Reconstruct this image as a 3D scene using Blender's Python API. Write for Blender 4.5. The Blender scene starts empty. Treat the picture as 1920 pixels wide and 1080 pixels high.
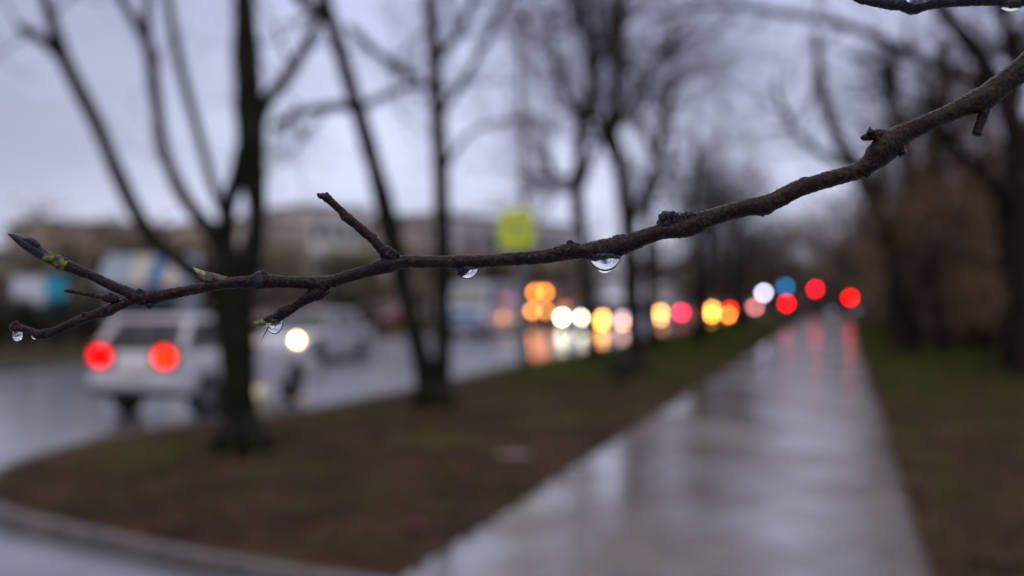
import bpy, bmesh, math, random
from mathutils import Vector, Matrix, noise
random.seed(7)
PI = math.pi
S = bpy.context.scene
C = S.collection

# ------------------------------------------------------------------ camera
F = 35.0 / 36.0 * 1920.0          # focal length in photo pixels
Y0 = 557.0                        # horizon row in the photo
CH = 1.75                         # eye height
cam = bpy.data.cameras.new('camera')
co = bpy.data.objects.new('camera', cam); C.objects.link(co)
co.location = (0, 0, CH); co.rotation_euler = (PI / 2, 0, 0)
cam.lens = 35; cam.sensor_width = 36; cam.shift_y = (Y0 - 540) / 1920
cam.clip_start = 0.02; cam.clip_end = 3000
cam.dof.use_dof = True; cam.dof.focus_distance = 0.32
cam.dof.aperture_fstop = 35.0 / 6.45
cam.dof.aperture_blades = 0
S.camera = co

# ------------------------------------------------------------------ world: overcast dusk
W = bpy.data.worlds.new('World'); S.world = W; W.use_nodes = True
nt = W.node_tree; nt.nodes.clear()
SUN_EL, SUN_ROT = math.radians(52), math.radians(215)
def wn(t, **k):
    n = nt.nodes.new(t)
    for a, b in k.items(): setattr(n, a, b)
    return n
sky = wn('ShaderNodeTexSky', sky_type='NISHITA', sun_disc=False, sun_elevation=SUN_EL, sun_rotation=SUN_ROT)
tc = wn('ShaderNodeTexCoord'); sep = wn('ShaderNodeSeparateXYZ')
nt.links.new(tc.outputs['Generated'], sep.inputs[0])
ramp = wn('ShaderNodeValToRGB')
ramp.color_ramp.elements[0].position = 0.0; ramp.color_ramp.elements[0].color = (.60, .62, .78, 1)
ramp.color_ramp.elements[1].position = 0.8; ramp.color_ramp.elements[1].color = (.74, .72, .80, 1)
e = ramp.color_ramp.elements.new(.16); e.color = (.56, .58, .77, 1)
e = ramp.color_ramp.elements.new(.28); e.color = (.46, .48, .68, 1)
e = ramp.color_ramp.elements.new(.5); e.color = (.60, .59, .72, 1)
nt.links.new(sep.outputs['Z'], ramp.inputs[0])
mp = wn('ShaderNodeMapping'); mp.inputs['Scale'].default_value = (1.2, 1.2, 4.0)
nt.links.new(tc.outputs['Generated'], mp.inputs[0])
nz = wn('ShaderNodeTexNoise'); nz.inputs['Scale'].default_value = 2.4; nz.inputs['Detail'].default_value = 4
nt.links.new(mp.outputs[0], nz.inputs['Vector'])
r2 = wn('ShaderNodeMapRange'); r2.inputs['From Min'].default_value = .3; r2.inputs['From Max'].default_value = .7
r2.inputs['To Min'].default_value = 8.7; r2.inputs['To Max'].default_value = 13.9
nt.links.new(nz.outputs['Fac'], r2.inputs['Value'])
vm = wn('ShaderNodeVectorMath', operation='SCALE')
az = wn('ShaderNodeMapRange'); az.interpolation_type = 'SMOOTHSTEP'
az.inputs['From Min'].default_value = -.55; az.inputs['From Max'].default_value = -.10; az.inputs['To Min'].default_value = .58; az.inputs['To Max'].default_value = 1.0
nt.links.new(sep.outputs['X'], az.inputs['Value'])
ml = wn('ShaderNodeMath', operation='MULTIPLY'); nt.links.new(r2.outputs[0], ml.inputs[0]); nt.links.new(az.outputs[0], ml.inputs[1])
nt.links.new(ramp.outputs[0], vm.inputs[0]); nt.links.new(ml.outputs[0], vm.inputs['Scale'])
mx = wn('ShaderNodeMix', data_type='RGBA'); mx.inputs[0].default_value = 0.93
nt.links.new(sky.outputs[0], mx.inputs[6]); nt.links.new(vm.outputs[0], mx.inputs[7])
bg = wn('ShaderNodeBackground'); bg.inputs['Strength'].default_value = 0.10
out = wn('ShaderNodeOutputWorld')
nt.links.new(mx.outputs[2], bg.inputs[0]); nt.links.new(bg.outputs[0], out.inputs[0])

sl = bpy.data.lights.new('sun', 'SUN'); sl.energy = 0.5; sl.angle = math.radians(40); sl.color = (1, .95, .9)
so = bpy.data.objects.new('sun', sl); C.objects.link(so)
_d = Vector((math.sin(SUN_ROT) * math.cos(SUN_EL), math.cos(SUN_ROT) * math.cos(SUN_EL), math.sin(SUN_EL)))
so.rotation_euler = _d.to_track_quat('Z', 'Y').to_euler(); so.location = (0, 0, 40)

S.view_settings.view_transform = 'Standard'; S.view_settings.look = 'None'
S.view_settings.exposure = 0.2; S.view_settings.gamma = 1.0
S.render.engine = 'CYCLES'
cy = S.cycles
cy.use_denoising = True; cy.denoiser = 'OPENIMAGEDENOISE'
cy.use_adaptive_sampling = False
cy.max_bounces = 8; cy.diffuse_bounces = 2; cy.glossy_bounces = 4; cy.transmission_bounces = 8
cy.sample_clamp_direct = 0; cy.sample_clamp_indirect = 6
cy.caustics_reflective = False; cy.caustics_refractive = False

# ------------------------------------------------------------------ coordinate helpers
HA = math.radians(18.23)
U = Vector((math.sin(HA), math.cos(HA), 0)); V = Vector((math.cos(HA), -math.sin(HA), 0))
def at(px, py, d): return Vector(((px - 960) / F * d, d, CH - (py - Y0) / F * d))
def st(s, t, z=0.0):
    p = U * s + V * t; return Vector((p.x, p.y, z))
def gnd(px, py, z=0.0): return at(px, py, (CH - z) * F / (py - Y0))
def ts(p): return p.x * U.x + p.y * U.y, p.x * V.x + p.y * V.y
RZ = -HA                                     # object +Y along the road, away from the camera

# ------------------------------------------------------------------ materials
def mat(name, col, rough=.6, var=0.0, scale=20, bump=0.0, bscale=60, col2=None, spec=.5, metal=0, coat=0, coord='Object', detail=5,
        lo=.35, hi=.65, rough2=None, rscale=None, croat=.05):
    m = bpy.data.materials.new(name); m.use_nodes = True
    n = m.node_tree; b = n.nodes['Principled BSDF']; L = n.links.new
    b.inputs['Roughness'].default_value = rough; b.inputs['Metallic'].default_value = metal
    b.inputs['Specular IOR Level'].default_value = spec
    b.inputs['Coat Weight'].default_value = coat; b.inputs['Coat Roughness'].default_value = croat
    t = n.nodes.new('ShaderNodeTexCoord')
    if col2 is None: col2 = tuple(c * (1 - var) for c in col)
    b.inputs['Base Color'].default_value = (*col, 1)
    if var or col2 != col:
        x = n.nodes.new('ShaderNodeTexNoise'); x.inputs['Scale'].default_value = scale; x.inputs['Detail'].default_value = detail
        L(t.outputs[coord], x.inputs['Vector'])
        r = n.nodes.new('ShaderNodeValToRGB'); r.color_ramp.elements[0].position = lo; r.color_ramp.elements[1].position = hi
        r.color_ramp.elements[0].color = (*col2, 1); r.color_ramp.elements[1].color = (*col, 1)
        L(x.outputs['Fac'], r.inputs[0]); L(r.outputs[0], b.inputs['Base Color'])
    if rough2 is not None:
        x = n.nodes.new('ShaderNodeTexNoise'); x.inputs['Scale'].default_value = rscale; x.inputs['Detail'].default_value = 4
        L(t.outputs[coord], x.inputs['Vector'])
        r = n.nodes.new('ShaderNodeMapRange'); r.inputs['From Min'].default_value = .38; r.inputs['From Max'].default_value = .62
        r.inputs['To Min'].default_value = rough; r.inputs['To Max'].default_value = rough2
        L(x.outputs['Fac'], r.inputs['Value']); L(r.outputs[0], b.inputs['Roughness'])
    if bump:
        x = n.nodes.new('ShaderNodeTexNoise'); x.inputs['Scale'].default_value = bscale; x.inputs['Detail'].default_value = 6
        L(t.outputs[coord], x.inputs['Vector'])
        p = n.nodes.new('ShaderNodeBump'); p.inputs['Strength'].default_value = bump; p.inputs['Distance'].default_value = 0.6 / bscale
        L(x.outputs['Fac'], p.inputs['Height']); L(p.outputs[0], b.inputs['Normal'])
    return m
def emit(name, col, strength):
    m = bpy.data.materials.new(name); m.use_nodes = True
    n = m.node_tree; n.nodes.clear()
    e = n.nodes.new('ShaderNodeEmission'); e.inputs[0].default_value = (*col, 1); e.inputs[1].default_value = strength
    o = n.nodes.new('ShaderNodeOutputMaterial'); n.links.new(e.outputs[0], o.inputs[0])
    return m
M = dict(
    road=mat('wet_road_asphalt', (.155, .16, .19), .24, .35, 1.2, .04, 70, rough2=.48, rscale=.5, spec=1.0, coat=1.0, croat=.14),
    path=mat('wet_path_asphalt', (.17, .130, .108), .10, .35, 2.5, .08, 90, rough2=.42, rscale=.42, spec=.9, coat=1.0, croat=.19),
    soil=mat('wet_soil', (.052, .034, .026), .75, 0, .9, .8, 14, col2=(.022, .018, .013), spec=.25),
    kerb=mat('kerb_concrete', (.15, .13, .115), .55, .5, 6, .5, 60),
    bark=mat('wet_mossy_bark', (.017, .019, .008), .6, 0, 2.5, .8, 26, col2=(.007, .006, .004), spec=.08),
    bark2=mat('wet_brown_bark', (.034, .024, .016), .65, 0, 3, .8, 20, col2=(.014, .010, .007), spec=.1),
    bark3=mat('grey_bark', (.050, .040, .034), .7, .5, 3, .6, 18, spec=.25),
    twigbark=mat('pale_twig_bark', (.055, .045, .042), .7, .4, 3, .0, 18, spec=.2),
    tyre=mat('tyre_rubber', (.012, .012, .013), .55, .3, 30, .2, 80),
    rim=mat('alloy', (.30, .30, .31), .35, .2, 10, metal=.8),
    glass=mat('car_window', (.025, .028, .033), .05, .2, 3, spec=.8, coat=.3),
    trim=mat('black_trim', (.014, .014, .015), .45, .3, 20),
    steel=mat('galvanised_steel', (.17, .175, .185), .5, .35, 8, .1, 60, metal=.4),
    window=mat('window_pane', (.045, .055, .07), .08, .4, 1.5, spec=.8),
    frame=mat('window_frame', (.42, .42, .42), .5, .15, 8),
)
def wetfilm(m, sc, lo, hi, ior=1.6):
    n = m.node_tree; b = n.nodes['Principled BSDF']; t = n.nodes.new('ShaderNodeTexCoord')
    x = n.nodes.new('ShaderNodeTexNoise'); x.inputs['Scale'].default_value = sc; x.inputs['Detail'].default_value = 5; x.inputs['Roughness'].default_value = .6
    n.links.new(t.outputs['Object'], x.inputs['Vector'])
    r = n.nodes.new('ShaderNodeMapRange'); r.inputs['From Min'].default_value = lo; r.inputs['From Max'].default_value = hi; r.inputs['To Min'].default_value = 0.0; r.inputs['To Max'].default_value = 1
    n.links.new(x.outputs['Fac'], r.inputs['Value']); n.links.new(r.outputs[0], b.inputs['Coat Weight']); b.inputs['Coat IOR'].default_value = ior
wetfilm(M['road'], .25, .25, .60, 2.0); wetfilm(M['path'], .55, .44, .56, 2.2)
M['clearglass'] = mat('see_through_window', (.012, .014, .016), .05, .2, 3, spec=.8)
_n = M['clearglass'].node_tree; _b = _n.nodes['Principled BSDF']; _t = _n.nodes.new('ShaderNodeBsdfTransparent'); _m = _n.nodes.new('ShaderNodeMixShader'); _m.inputs[0].default_value = .45
_n.links.new(_b.outputs[0], _m.inputs[1]); _n.links.new(_t.outputs[0], _m.inputs[2]); _n.links.new(_m.outputs[0], _n.nodes['Material Output'].inputs[0])
def paint(name, c): return mat(name, c, .28, .12, 4, 0, coat=.8, spec=.5)

# ------------------------------------------------------------------ mesh helpers
class MB:
    def __init__(s): s.v = []; s.f = []; s.mi = []
    def add(s, vs, fs, mi=0):
        o = len(s.v); s.v += [tuple(p) for p in vs]; s.f += [tuple(i + o for i in f) for f in fs]; s.mi += [mi] * len(fs)
    def box(s, c, size, rz=0, mi=0, M4=None):
        x, y, z = (a / 2 for a in size); q = Matrix.Rotation(rz, 3, 'Z')
        vs = [Vector(c) + q @ Vector((sx * x, sy * y, sz * z)) for sx, sy, sz in
              ((-1, -1, -1), (1, -1, -1), (1, 1, -1), (-1, 1, -1), (-1, -1, 1), (1, -1, 1), (1, 1, 1), (-1, 1, 1))]
        s.add(vs, [(0, 3, 2, 1), (4, 5, 6, 7), (0, 1, 5, 4), (1, 2, 6, 5), (2, 3, 7, 6), (3, 0, 4, 7)], mi)
    def tube(s, pts, rads, n=8, cap=True, mi=0, fn=None):
        pts = [Vector(p) for p in pts]; vs = []; fs = []
        up = None
        for i, p in enumerate(pts):
            a = pts[max(i - 1, 0)]; b = pts[min(i + 1, len(pts) - 1)]
            t = (b - a).normalized()
            if up is None:
                up = Vector((0, 0, 1)) if abs(t.z) < .9 else Vector((1, 0, 0))
            sx = up.cross(t).normalized(); up = t.cross(sx).normalized()
            for k in range(n):
                an = 2 * PI * k / n; d = sx * math.cos(an) + up * math.sin(an)
                r = rads[i]
                if fn: r *= fn(p + d * r, d, i)
                vs.append(p + d * r)
        for i in range(len(pts) - 1):
            for k in range(n):
                a = i * n + k; b = i * n + (k + 1) % n
                fs.append((a, b, b + n, a + n))
        if cap:
            fs.append(tuple(range(n - 1, -1, -1))); fs.append(tuple((len(pts) - 1) * n + k for k in range(n)))
        s.add(vs, fs, mi)
    def cyl(s, a, b, r, n=16, r2=None, mi=0): s.tube([a, b], [r, r if r2 is None else r2], n, True, mi)
    def sphere(s, c, r, nu=14, nv=9, mi=0, sc=(1, 1, 1), rot=None):
        vs = []; fs = []
        for j in range(nv + 1):
            th = PI * j / nv
            for i in range(nu):
                ph = 2 * PI * i / nu
                p = Vector((math.sin(th) * math.cos(ph) * sc[0], math.sin(th) * math.sin(ph) * sc[1], math.cos(th) * sc[2])) * r
                if rot: p = rot @ p
                vs.append(Vector(c) + p)
        for j in range(nv):
            for i in range(nu):
                fs.append((j * nu + i, (j + 1) * nu + i, (j + 1) * nu + (i + 1) % nu, j * nu + (i + 1) % nu))
        s.add(vs, fs, mi)
    def prism(s, outline, z0, z1, axis='z', mi=0):
        n = len(outline)
        if axis == 'z': f = lambda p, h: (p[0], p[1], h)
        elif axis == 'x': f = lambda p, h: (h, p[0], p[1])
        else: f = lambda p, h: (p[0], h, p[1])
        vs = [f(p, z0) for p in outline] + [f(p, z1) for p in outline]
        fs = [tuple(range(n - 1, -1, -1)), tuple(range(n, 2 * n))] + [(i, (i + 1) % n, (i + 1) % n + n, i + n) for i in range(n)]
        s.add(vs, fs, mi)
    def mesh(s, name, mats, smooth=True):
        me = bpy.data.meshes.new(name); me.from_pydata(s.v, [], s.f)
        for m in (mats if isinstance(mats, (list, tuple)) else [mats]): me.materials.append(m)
        me.polygons.foreach_set('material_index', s.mi)
        me.polygons.foreach_set('use_smooth', [smooth] * len(s.f))
        me.validate(); me.update(); return me
    def build(s, name, mats, parent=None, smooth=True, bevel=0, fixn=True):
        me = s.mesh(name, mats, smooth)
        if fixn and len(s.f) < 20000:
            bm = bmesh.new(); bm.from_mesh(me); bmesh.ops.recalc_face_normals(bm, faces=bm.faces); bm.to_mesh(me); bm.free()
        o = bpy.data.objects.new(name, me); C.objects.link(o)
        if parent: o.parent = parent
        if bevel:
            b = o.modifiers.new('bevel', 'BEVEL'); b.width = bevel; b.segments = 3; b.limit_method = 'ANGLE'; b.angle_limit = math.radians(30)
        return o
def tag(o, label=None, cat=None, group=None, kind=None):
    if label: o['label'] = label
    if cat: o['category'] = cat
    if group: o['group'] = group
    if kind: o['kind'] = kind
    return o
def empty(name, loc, rz=0, label=None, cat=None, group=None):
    o = bpy.data.objects.new(name, None); C.objects.link(o); o.location = loc; o.rotation_euler = (0, 0, rz); o.empty_display_size = .3
    return tag(o, label, cat, group)
def copy_tree(o, parent=None):
    c = o.copy(); C.objects.link(c)
    if parent: c.parent = parent
    for ch in list(o.children): copy_tree(ch, c)
    return c
def catmull(pts, step=4):
    res = []; n = len(pts)
    for i in range(n - 1):
        p0 = pts[max(i - 1, 0)]; p1 = pts[i]; p2 = pts[i + 1]; p3 = pts[min(i + 2, n - 1)]
        k = step if isinstance(step, int) else max(1, int((Vector(p2[:2]) - Vector(p1[:2])).length / step))
        for j in range(k):
            t = j / k
            res.append(tuple(.5 * ((2 * b) + (-a + c) * t + (2 * a - 5 * b + 4 * c - d) * t * t + (-a + 3 * b - 3 * c + d) * t ** 3)
                             for a, b, c, d in zip(p0, p1, p2, p3)))
    res.append(tuple(pts[-1])); return res

# ------------------------------------------------------------------ ground
def sheet(name, pts, z, m, kind='structure', z0=None):
    b = MB()
    if z0 is None:
        b.add([(p[0], p[1], z) for p in pts], [tuple(range(len(pts)))])
    else: b.prism([(p[0], p[1]) for p in pts], z0, z)
    return tag(b.build(name, m, smooth=False), kind=kind)
sheet('ground', [(-900, -100), (900, -100), (900, 1200), (-900, 1200)], -.16, M['soil'])
R0, R1 = -7.96, -19.3                                                        # road edges (lateral)
rp = [st(-60, 30), st(-60, -60), st(20, -60), st(20, R1), st(400, R1 - .5), st(400, R0 + .5), st(95, R0 + .5), st(95, 60), st(20, 60)]
sheet('road', [(-70, -20), (-70, 20), tuple(st(0, -45)[:2]), tuple(st(14, R1 - .4)[:2]), tuple(st(420, R1 - .4)[:2]), tuple(st(420, R0 + .4)[:2]),
               tuple(st(106, R0 + .4)[:2]), tuple(st(106, 60)[:2]), tuple(st(96, 60)[:2]), tuple(st(96, R0 + .4)[:2]), tuple(st(30, 20)[:2]), (60, 8), (60, -20)], -.10, M['road'])
# raised verge with its rounded corner (traced along the kerb, on the ground plane)
edge = [st(95.5, R0), st(60, R0), st(35, R0), st(22, R0)]
edge = [tuple(p[:2]) for p in edge] + [(-3.15, 15.9), (-4.03, 14.55), (-4.75, 13.6), (-5.25, 12.3), (-5.38, 11.2), (-5.25, 9.9), (-4.95, 9.0), (-4.5, 8.4), (-3.9, 7.86), (-3.2, 7.4),
       (-2.55, 7.0), (-1.9, 6.6), (-1.2, 6.2), (-.3, 5.85), (1.5, 5.3), (5, 4.6), (12, 3.8), (30, 3)]
edge = catmull(edge, 6)
verge_poly = edge + [tuple(st(95.5, 60)[:2])]
KW = .13
def offset(poly, w):
    r = []
    for i, p in enumerate(poly):
        a = Vector(poly[max(i - 1, 0)]); b = Vector(poly[min(i + 1, len(poly) - 1)])
        t = (b - a).normalized(); r.append((p[0] - t.y * w, p[1] + t.x * w))
    return r
inner = offset(edge, KW)
verge = sheet('verge', inner + [tuple(st(95.4, 60)[:2])], -.012, M['soil'], z0=-.155)
# verge colour: leaf mould, patches of grass
def soilmat(name, c1, c2, g1, glo, ghi, gs):
    m = mat(name, c1, .85, 0, 1.3, .9, 16, col2=c2, spec=.06); n = m.node_tree; L = n.links.new
    b = n.nodes['Principled BSDF']; src = b.inputs['Base Color'].links[0].from_socket
    t = n.nodes.new('ShaderNodeTexCoord'); x = n.nodes.new('ShaderNodeTexNoise'); x.inputs['Scale'].default_value = gs; x.inputs['Detail'].default_value = 6
    L(t.outputs['Object'], x.inputs['Vector'])
    r = n.nodes.new('ShaderNodeMapRange'); r.inputs['From Min'].default_value = glo; r.inputs['From Max'].default_value = ghi
    L(x.outputs['Fac'], r.inputs['Value'])
    k = n.nodes.new('ShaderNodeMix'); k.data_type = 'RGBA'; L(r.outputs[0], k.inputs[0]); L(src, k.inputs[6]); k.inputs[7].default_value = (*g1, 1)
    L(k.outputs[2], b.inputs['Base Color']); return m
verge.data.materials.clear(); verge.data.materials.append(soilmat('leaf_mould', (.076, .038, .022), (.020, .012, .008), (.060, .058, .012), .53, .66, .55))

# kerb stones, one by one round the corner
kerb = empty('kerb', (0, 0, 0)); tag(kerb, kind='structure')
def resample(poly, step):
    res = [Vector(poly[0])]; acc = 0
    for a, b in zip(poly, poly[1:]):
        a = Vector(a); b = Vector(b); L = (b - a).length; d = 0
        while acc + (L - d) >= step:
            d += step - acc; acc = 0; res.append(a + (b - a) * (d / L))
        acc += L - d
    return res
kp = resample(edge, .80)
kp = [p for p in kp if p.y < 60 and p.x < 8]
for i in range(len(kp) - 1):
    a, b = kp[i], kp[i + 1]; t = (b - a).normalized(); nn = Vector((-t.y, t.x)); g = t * .008
    j = random.uniform(-.006, .006); h = random.uniform(-.005, .007)
    q = [a + g + nn * j, b - g + nn * j, b - g + nn * (KW + j), a + g + nn * (KW + j)]
    m = MB(); m.prism([(p.x, p.y) for p in q], -.15, h + .005)
    m.build('kerb_stone', M['kerb'], kerb, smooth=False, bevel=.012)
# far kerb (long stones) and far pavement / lawn
fk = empty('far_kerb', (0, 0, 0)); tag(fk, kind='structure')
for i in range(40):
    s0 = 12 + i * 2.0; m = MB(); m.prism([tuple(st(s0, R1)[:2]), tuple(st(s0 + 1.98, R1)[:2]), tuple(st(s0 + 1.98, R1 - .18)[:2]), tuple(st(s0, R1 - .18)[:2])], -.15, .005)
    m.build('kerb_stone', M['kerb'], fk, smooth=False)
sheet('far_lawn', [tuple(st(12, R1 - .18)[:2]), tuple(st(420, R1 - .18)[:2]), tuple(st(420, -400)[:2]), tuple(st(-20, -400)[:2]), tuple(st(-8, -60)[:2])], -.012,
      soilmat('far_grass', (.05, .036, .028), (.035, .025, .02), (.045, .045, .016), .42, .62, .12), z0=-.15)
sheet('far_verge', [tuple(st(106.5, R0)[:2]), tuple(st(420, R0)[:2]), tuple(st(420, 400)[:2]), tuple(st(106.5, 400)[:2])], -.012, verge.data.materials[0], z0=-.15)

# footpath
def pathedge(t, s0=4.6, s1=95.4, n=60, j=.05):
    return [st(s0 + (s1 - s0) * i / n, t + (noise.noise(Vector((i * .9, t, 0))) * j)) for i in range(n + 1)]
le = pathedge(-2.6); re_ = pathedge(.56)
pm = MB()
vs = []; 
for a, b in zip(le, re_): vs += [(a.x, a.y, -.004), (b.x, b.y, -.004)]
pm.add(vs, [(2 * i, 2 * i + 1, 2 * i + 3, 2 * i + 2) for i in range(len(le) - 1)])
tag(pm.build('path', M['path'], smooth=False), kind='structure')
pm = MB(); pe = [st(106.6 + i * 6, -2.4 + i * i * .05) for i in range(20)]; vs = []
for p in pe: vs += [(p.x, p.y, -.004), (p.x + 2.8, p.y - .5, -.004)]
pm.add(vs, [(2 * i, 2 * i + 1, 2 * i + 3, 2 * i + 2) for i in range(19)])
tag(pm.build('far_path', M['path'], smooth=False), kind='structure')
# painted lane line on the road (worn white dashes)
lm = MB()
for i in range(14):
    s0 = 22 + i * 8; a = st(s0, -12.2); b = st(s0 + 3, -12.2)
    v = V * .06; lm.add([a - v, a + v, b + v, b - v], [(0, 1, 2, 3)])
for k in range(len(lm.v)): lm.v[k] = (lm.v[k][0], lm.v[k][1], -.096)
o = lm.build('lane_marking', mat('road_paint', (.45, .45, .44), .4, .5, 12), smooth=False); tag(o, kind='structure')

def seg_dist_path(p):
    s, t = ts(p); return t
# leaf litter and grass (uncountable)
leafm = mat('fallen_leaf', (.088, .050, .024), .5, 0, 1.6, col2=(.024, .015, .008), spec=.1, coord='Object')
m = MB(); n = 0
def onverge(s, t): return t > R0 + .3
while n < 9000:
    y = 5.2 + (random.random() ** 1.7) * 30; x = random.uniform(-.53, .53) * y
    s, t = ts(Vector((x, y, 0)))
    if not (R0 + .3 < t < -2.55 or .5 < t < 6): continue
    if y < 14.5:
        if x < -5.1 or y < 5.9: continue
        if y < 8.6 and (x + 4.6) * .55 < (8.6 - y) : continue
    n += 1; r = random.uniform(.018, .045); a = random.uniform(0, 6.28); q = Matrix.Rotation(a, 3, 'Z') @ Matrix.Rotation(random.uniform(-.5, .5), 3, 'X')
    c = Vector((x, y, random.uniform(0, .012)))
    pts = [c + q @ Vector(p) * r for p in ((-1, 0, .2), (-.3, -.6, 0), (.6, -.4, .1), (1.1, 0, .3), (.5, .5, 0), (-.4, .5, .15))]
    m.add(pts, [(0, 1, 2, 3, 4, 5)])
tag(m.build('leaf_litter', leafm, smooth=False, fixn=False), 'wet brown fallen leaves matted on the verge', 'leaf litter', kind='stuff')
grassm = mat('grass_blade', (.105, .125, .02), .45, 0, .6, col2=(.045, .062, .012), spec=.15)
m = MB(); n = 0; tries = 0
while n < 26000 and tries < 900000:
    tries += 1
    y = 7 + (random.random() ** 1.2) * 60; x = random.uniform(-.53, .53) * y
    s, t = ts(Vector((x, y, 0)))
    if R0 + .25 < t < -2.7: w = .09 + 1.1 * max(0, min(1, (s - 16) / 14)) * (1 if t < -4.2 else .45)
    elif .75 < t < 20: w = .10 + .7 * max(0, min(1, (s - 15) / 12))
    else: continue
    if y < 14.5 and (x < -5 or y < 8): continue
    if 10 < y < 16.5 and R0 < t < R0 + 1.6 and x > -5: w += .12
    g = noise.noise(Vector((x * .45, y * .3, 3))) + .5
    if random.random() > w * max(0, g) * 1.7: continue
    n += 1; h = random.uniform(.04, .11) * (1 + y / 40); a = random.uniform(0, 6.28); wv = Vector((math.cos(a), math.sin(a), 0)) * (.004 + y * .0005)
    le_ = Vector((random.uniform(-.04, .04), random.uniform(-.04, .04), h)); c = Vector((x, y, -.012))
    m.add([c - wv, c + wv, c + le_ + wv * .4, c + le_ * 1.3], [(0, 1, 2, 3)])
tag(m.build('grass', grassm, smooth=False, fixn=False), 'short wet grass in patches along the path verges', 'grass', kind='stuff')

# ------------------------------------------------------------------ trees
def rand_perp(t):
    while True:
        v = Vector((random.uniform(-1, 1), random.uniform(-1, 1), random.uniform(-1, 1)))
        p = v - t * v.dot(t)
        if p.length > .2: return p.normalized()
def grow(mb, p, d, L, r, lvl, maxl, up=.12, wig=.16, nside=5, kids=(3, 5), spread=.75, n0=5, rmin=.004):
    n = n0; pts = [p.copy()]; rs = [r]; dd = d.normalized()
    for i in range(n):
        dd = (dd + rand_perp(dd) * wig + Vector((0, 0, up))).normalized()
        pts.append(pts[-1] + dd * L / n); rs.append(max(rmin, r * (1 - .72 * (i + 1) / n)))
    mb.tube(pts, rs, max(3, nside - lvl), False)
    if lvl >= maxl: return
    k = random.randint(*kids)
    for i in range(k):
        f = random.uniform(.22, .98); j = min(n - 1, int(f * n)); q = pts[j].lerp(pts[j + 1], f * n - j)
        t = (pts[j + 1] - pts[j]).normalized()
        nd = (t * (1 - spread * .55) + rand_perp(t) * spread).normalized()
        grow(mb, q, nd, L * random.uniform(.48, .72), max(rmin, rs[j] * random.uniform(.45, .65)), lvl + 1, maxl, up, wig * 1.15, nside, kids, spread, n0, rmin)

def traced(limbs, D, dz=None):
    """limbs: list of pixel polylines (px,py,r[,depth offset]) at distance D -> list of world (pts, rads)"""
    res = []
    for l in limbs:
        ll = [(a[0], a[1], a[2], a[3] if len(a) > 3 else 0.0) for a in l]
        cc = catmull(ll, 5)
        res.append(([at(a[0], a[1], D + a[3]) for a in cc], [a[2] * (1.14 if a[2] < 16 else 1) / F * (D + a[3]) for a in cc]))
    return res
def barkfn(seed, amp=.12):
    def f(p, d, i): return 1 + amp * noise.noise(p * 6 + Vector((seed, 0, 0))) + amp * .5 * noise.noise(p * 23)
    return f
def traced_tree(label, D, trunk, limbs, base, m, twigs=(3, 10), twl=1.6, seed=1, group='bare trees along the verge'):
    random.seed(seed)
    root = empty('bare_tree', base, 0, label, 'tree', group)
    inv = Matrix.Translation(-Vector(base))
    def loc(pts): return [inv @ p for p in pts]
    mb = MB()
    for pts, rs in traced(trunk, D):
        mb.tube(loc(pts), rs, 14, True, fn=barkfn(seed))
    # root flare
    t0 = traced(trunk, D)[0]; r0 = t0[1][0]
    for k in range(6):
        a = k * PI / 3 + .3; dv = Vector((math.cos(a), math.sin(a), 0))
        mb.tube([dv * r0 * .3 + Vector((0, 0, .35)), dv * r0 * .8 + Vector((0, 0, .10)), dv * r0 * (1.15 + .35 * ((k * 7 + seed) % 3) / 2) + Vector((0, 0, -.06))], [r0 * .45, r0 * .36, r0 * .16], 8)
    mb.build('trunk', m, root)
    cr = MB()
    for pts, rs in traced(limbs, D):
        lp = loc(pts); b = MB(); b.tube(lp, rs, 10, True, fn=barkfn(seed + 3)); b.build('limb', m, root)
        k = random.randint(*twigs)
        for i in range(k):
            j = random.randint(len(lp) // 3, len(lp) - 2); t = (lp[j + 1] - lp[j]).normalized()
            grow(cr, lp[j], (t * .6 + rand_perp(t)).normalized(), twl * random.uniform(.6, 1.3), max(.0085, rs[j] * .33), 1, 3, .08, .2, 5, (2, 4))
    if cr.v: tag(cr.build('twigs', M['bark2'], root, fixn=False), kind='stuff')
    return root

# tree 1: big multi-stemmed tree left of centre
D = 11.9
T1 = traced_tree('thick dark tree forking into many stems, beside the white car', D,
    [[(452, 850, 44), (450, 800, 37), (447, 700, 34), (440, 600, 38), (436, 540, 43), (440, 490, 42)],
     [(462, 505, 30), (478, 440, 20), (481, 390, 18), (474, 320, 26), (469, 230, 28), (462, 100, 25), (458, 0, 20), (450, -140, 16), (455, -300, 12)],
     [(428, 510, 26), (426, 440, 16), (430, 380, 14), (449, 325, 18), (456, 280, 16)]],
    [[(430, 560, 20), (375, 520, 15), (290, 450, 14), (240, 370, 13), (180, 230, 12), (122, 115, 12), (95, 30, 10), (70, -60, 8), (50, -200, 5)],
     [(128, 128, 8), (95, 88, 9), (60, 62, 9), (34, 50, 7)],
     [(430, 500, 18), (400, 440, 14), (345, 370, 12), (308, 280, 10), (290, 170, 10), (276, 80, 10), (240, 20, 8), (200, -60, 6)],
     [(278, 90, 7, .2), (276, 20, 7, .3), (280, -60, 6, .5)],
     [(424, 420, 9, .3), (400, 350, 8, .5), (372, 250, 8, .8), (340, 130, 8, 1.0), (315, 0, 7, 1.2), (305, -120, 6, 1.3)],
     [(482, 240, 13), (500, 190, 11), (545, 135, 10), (585, 60, 9), (615, -30, 8), (640, -140, 6)]],
    tuple(gnd(452, 845)), M['bark'], (0, 2), 1.1, 11)
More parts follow.
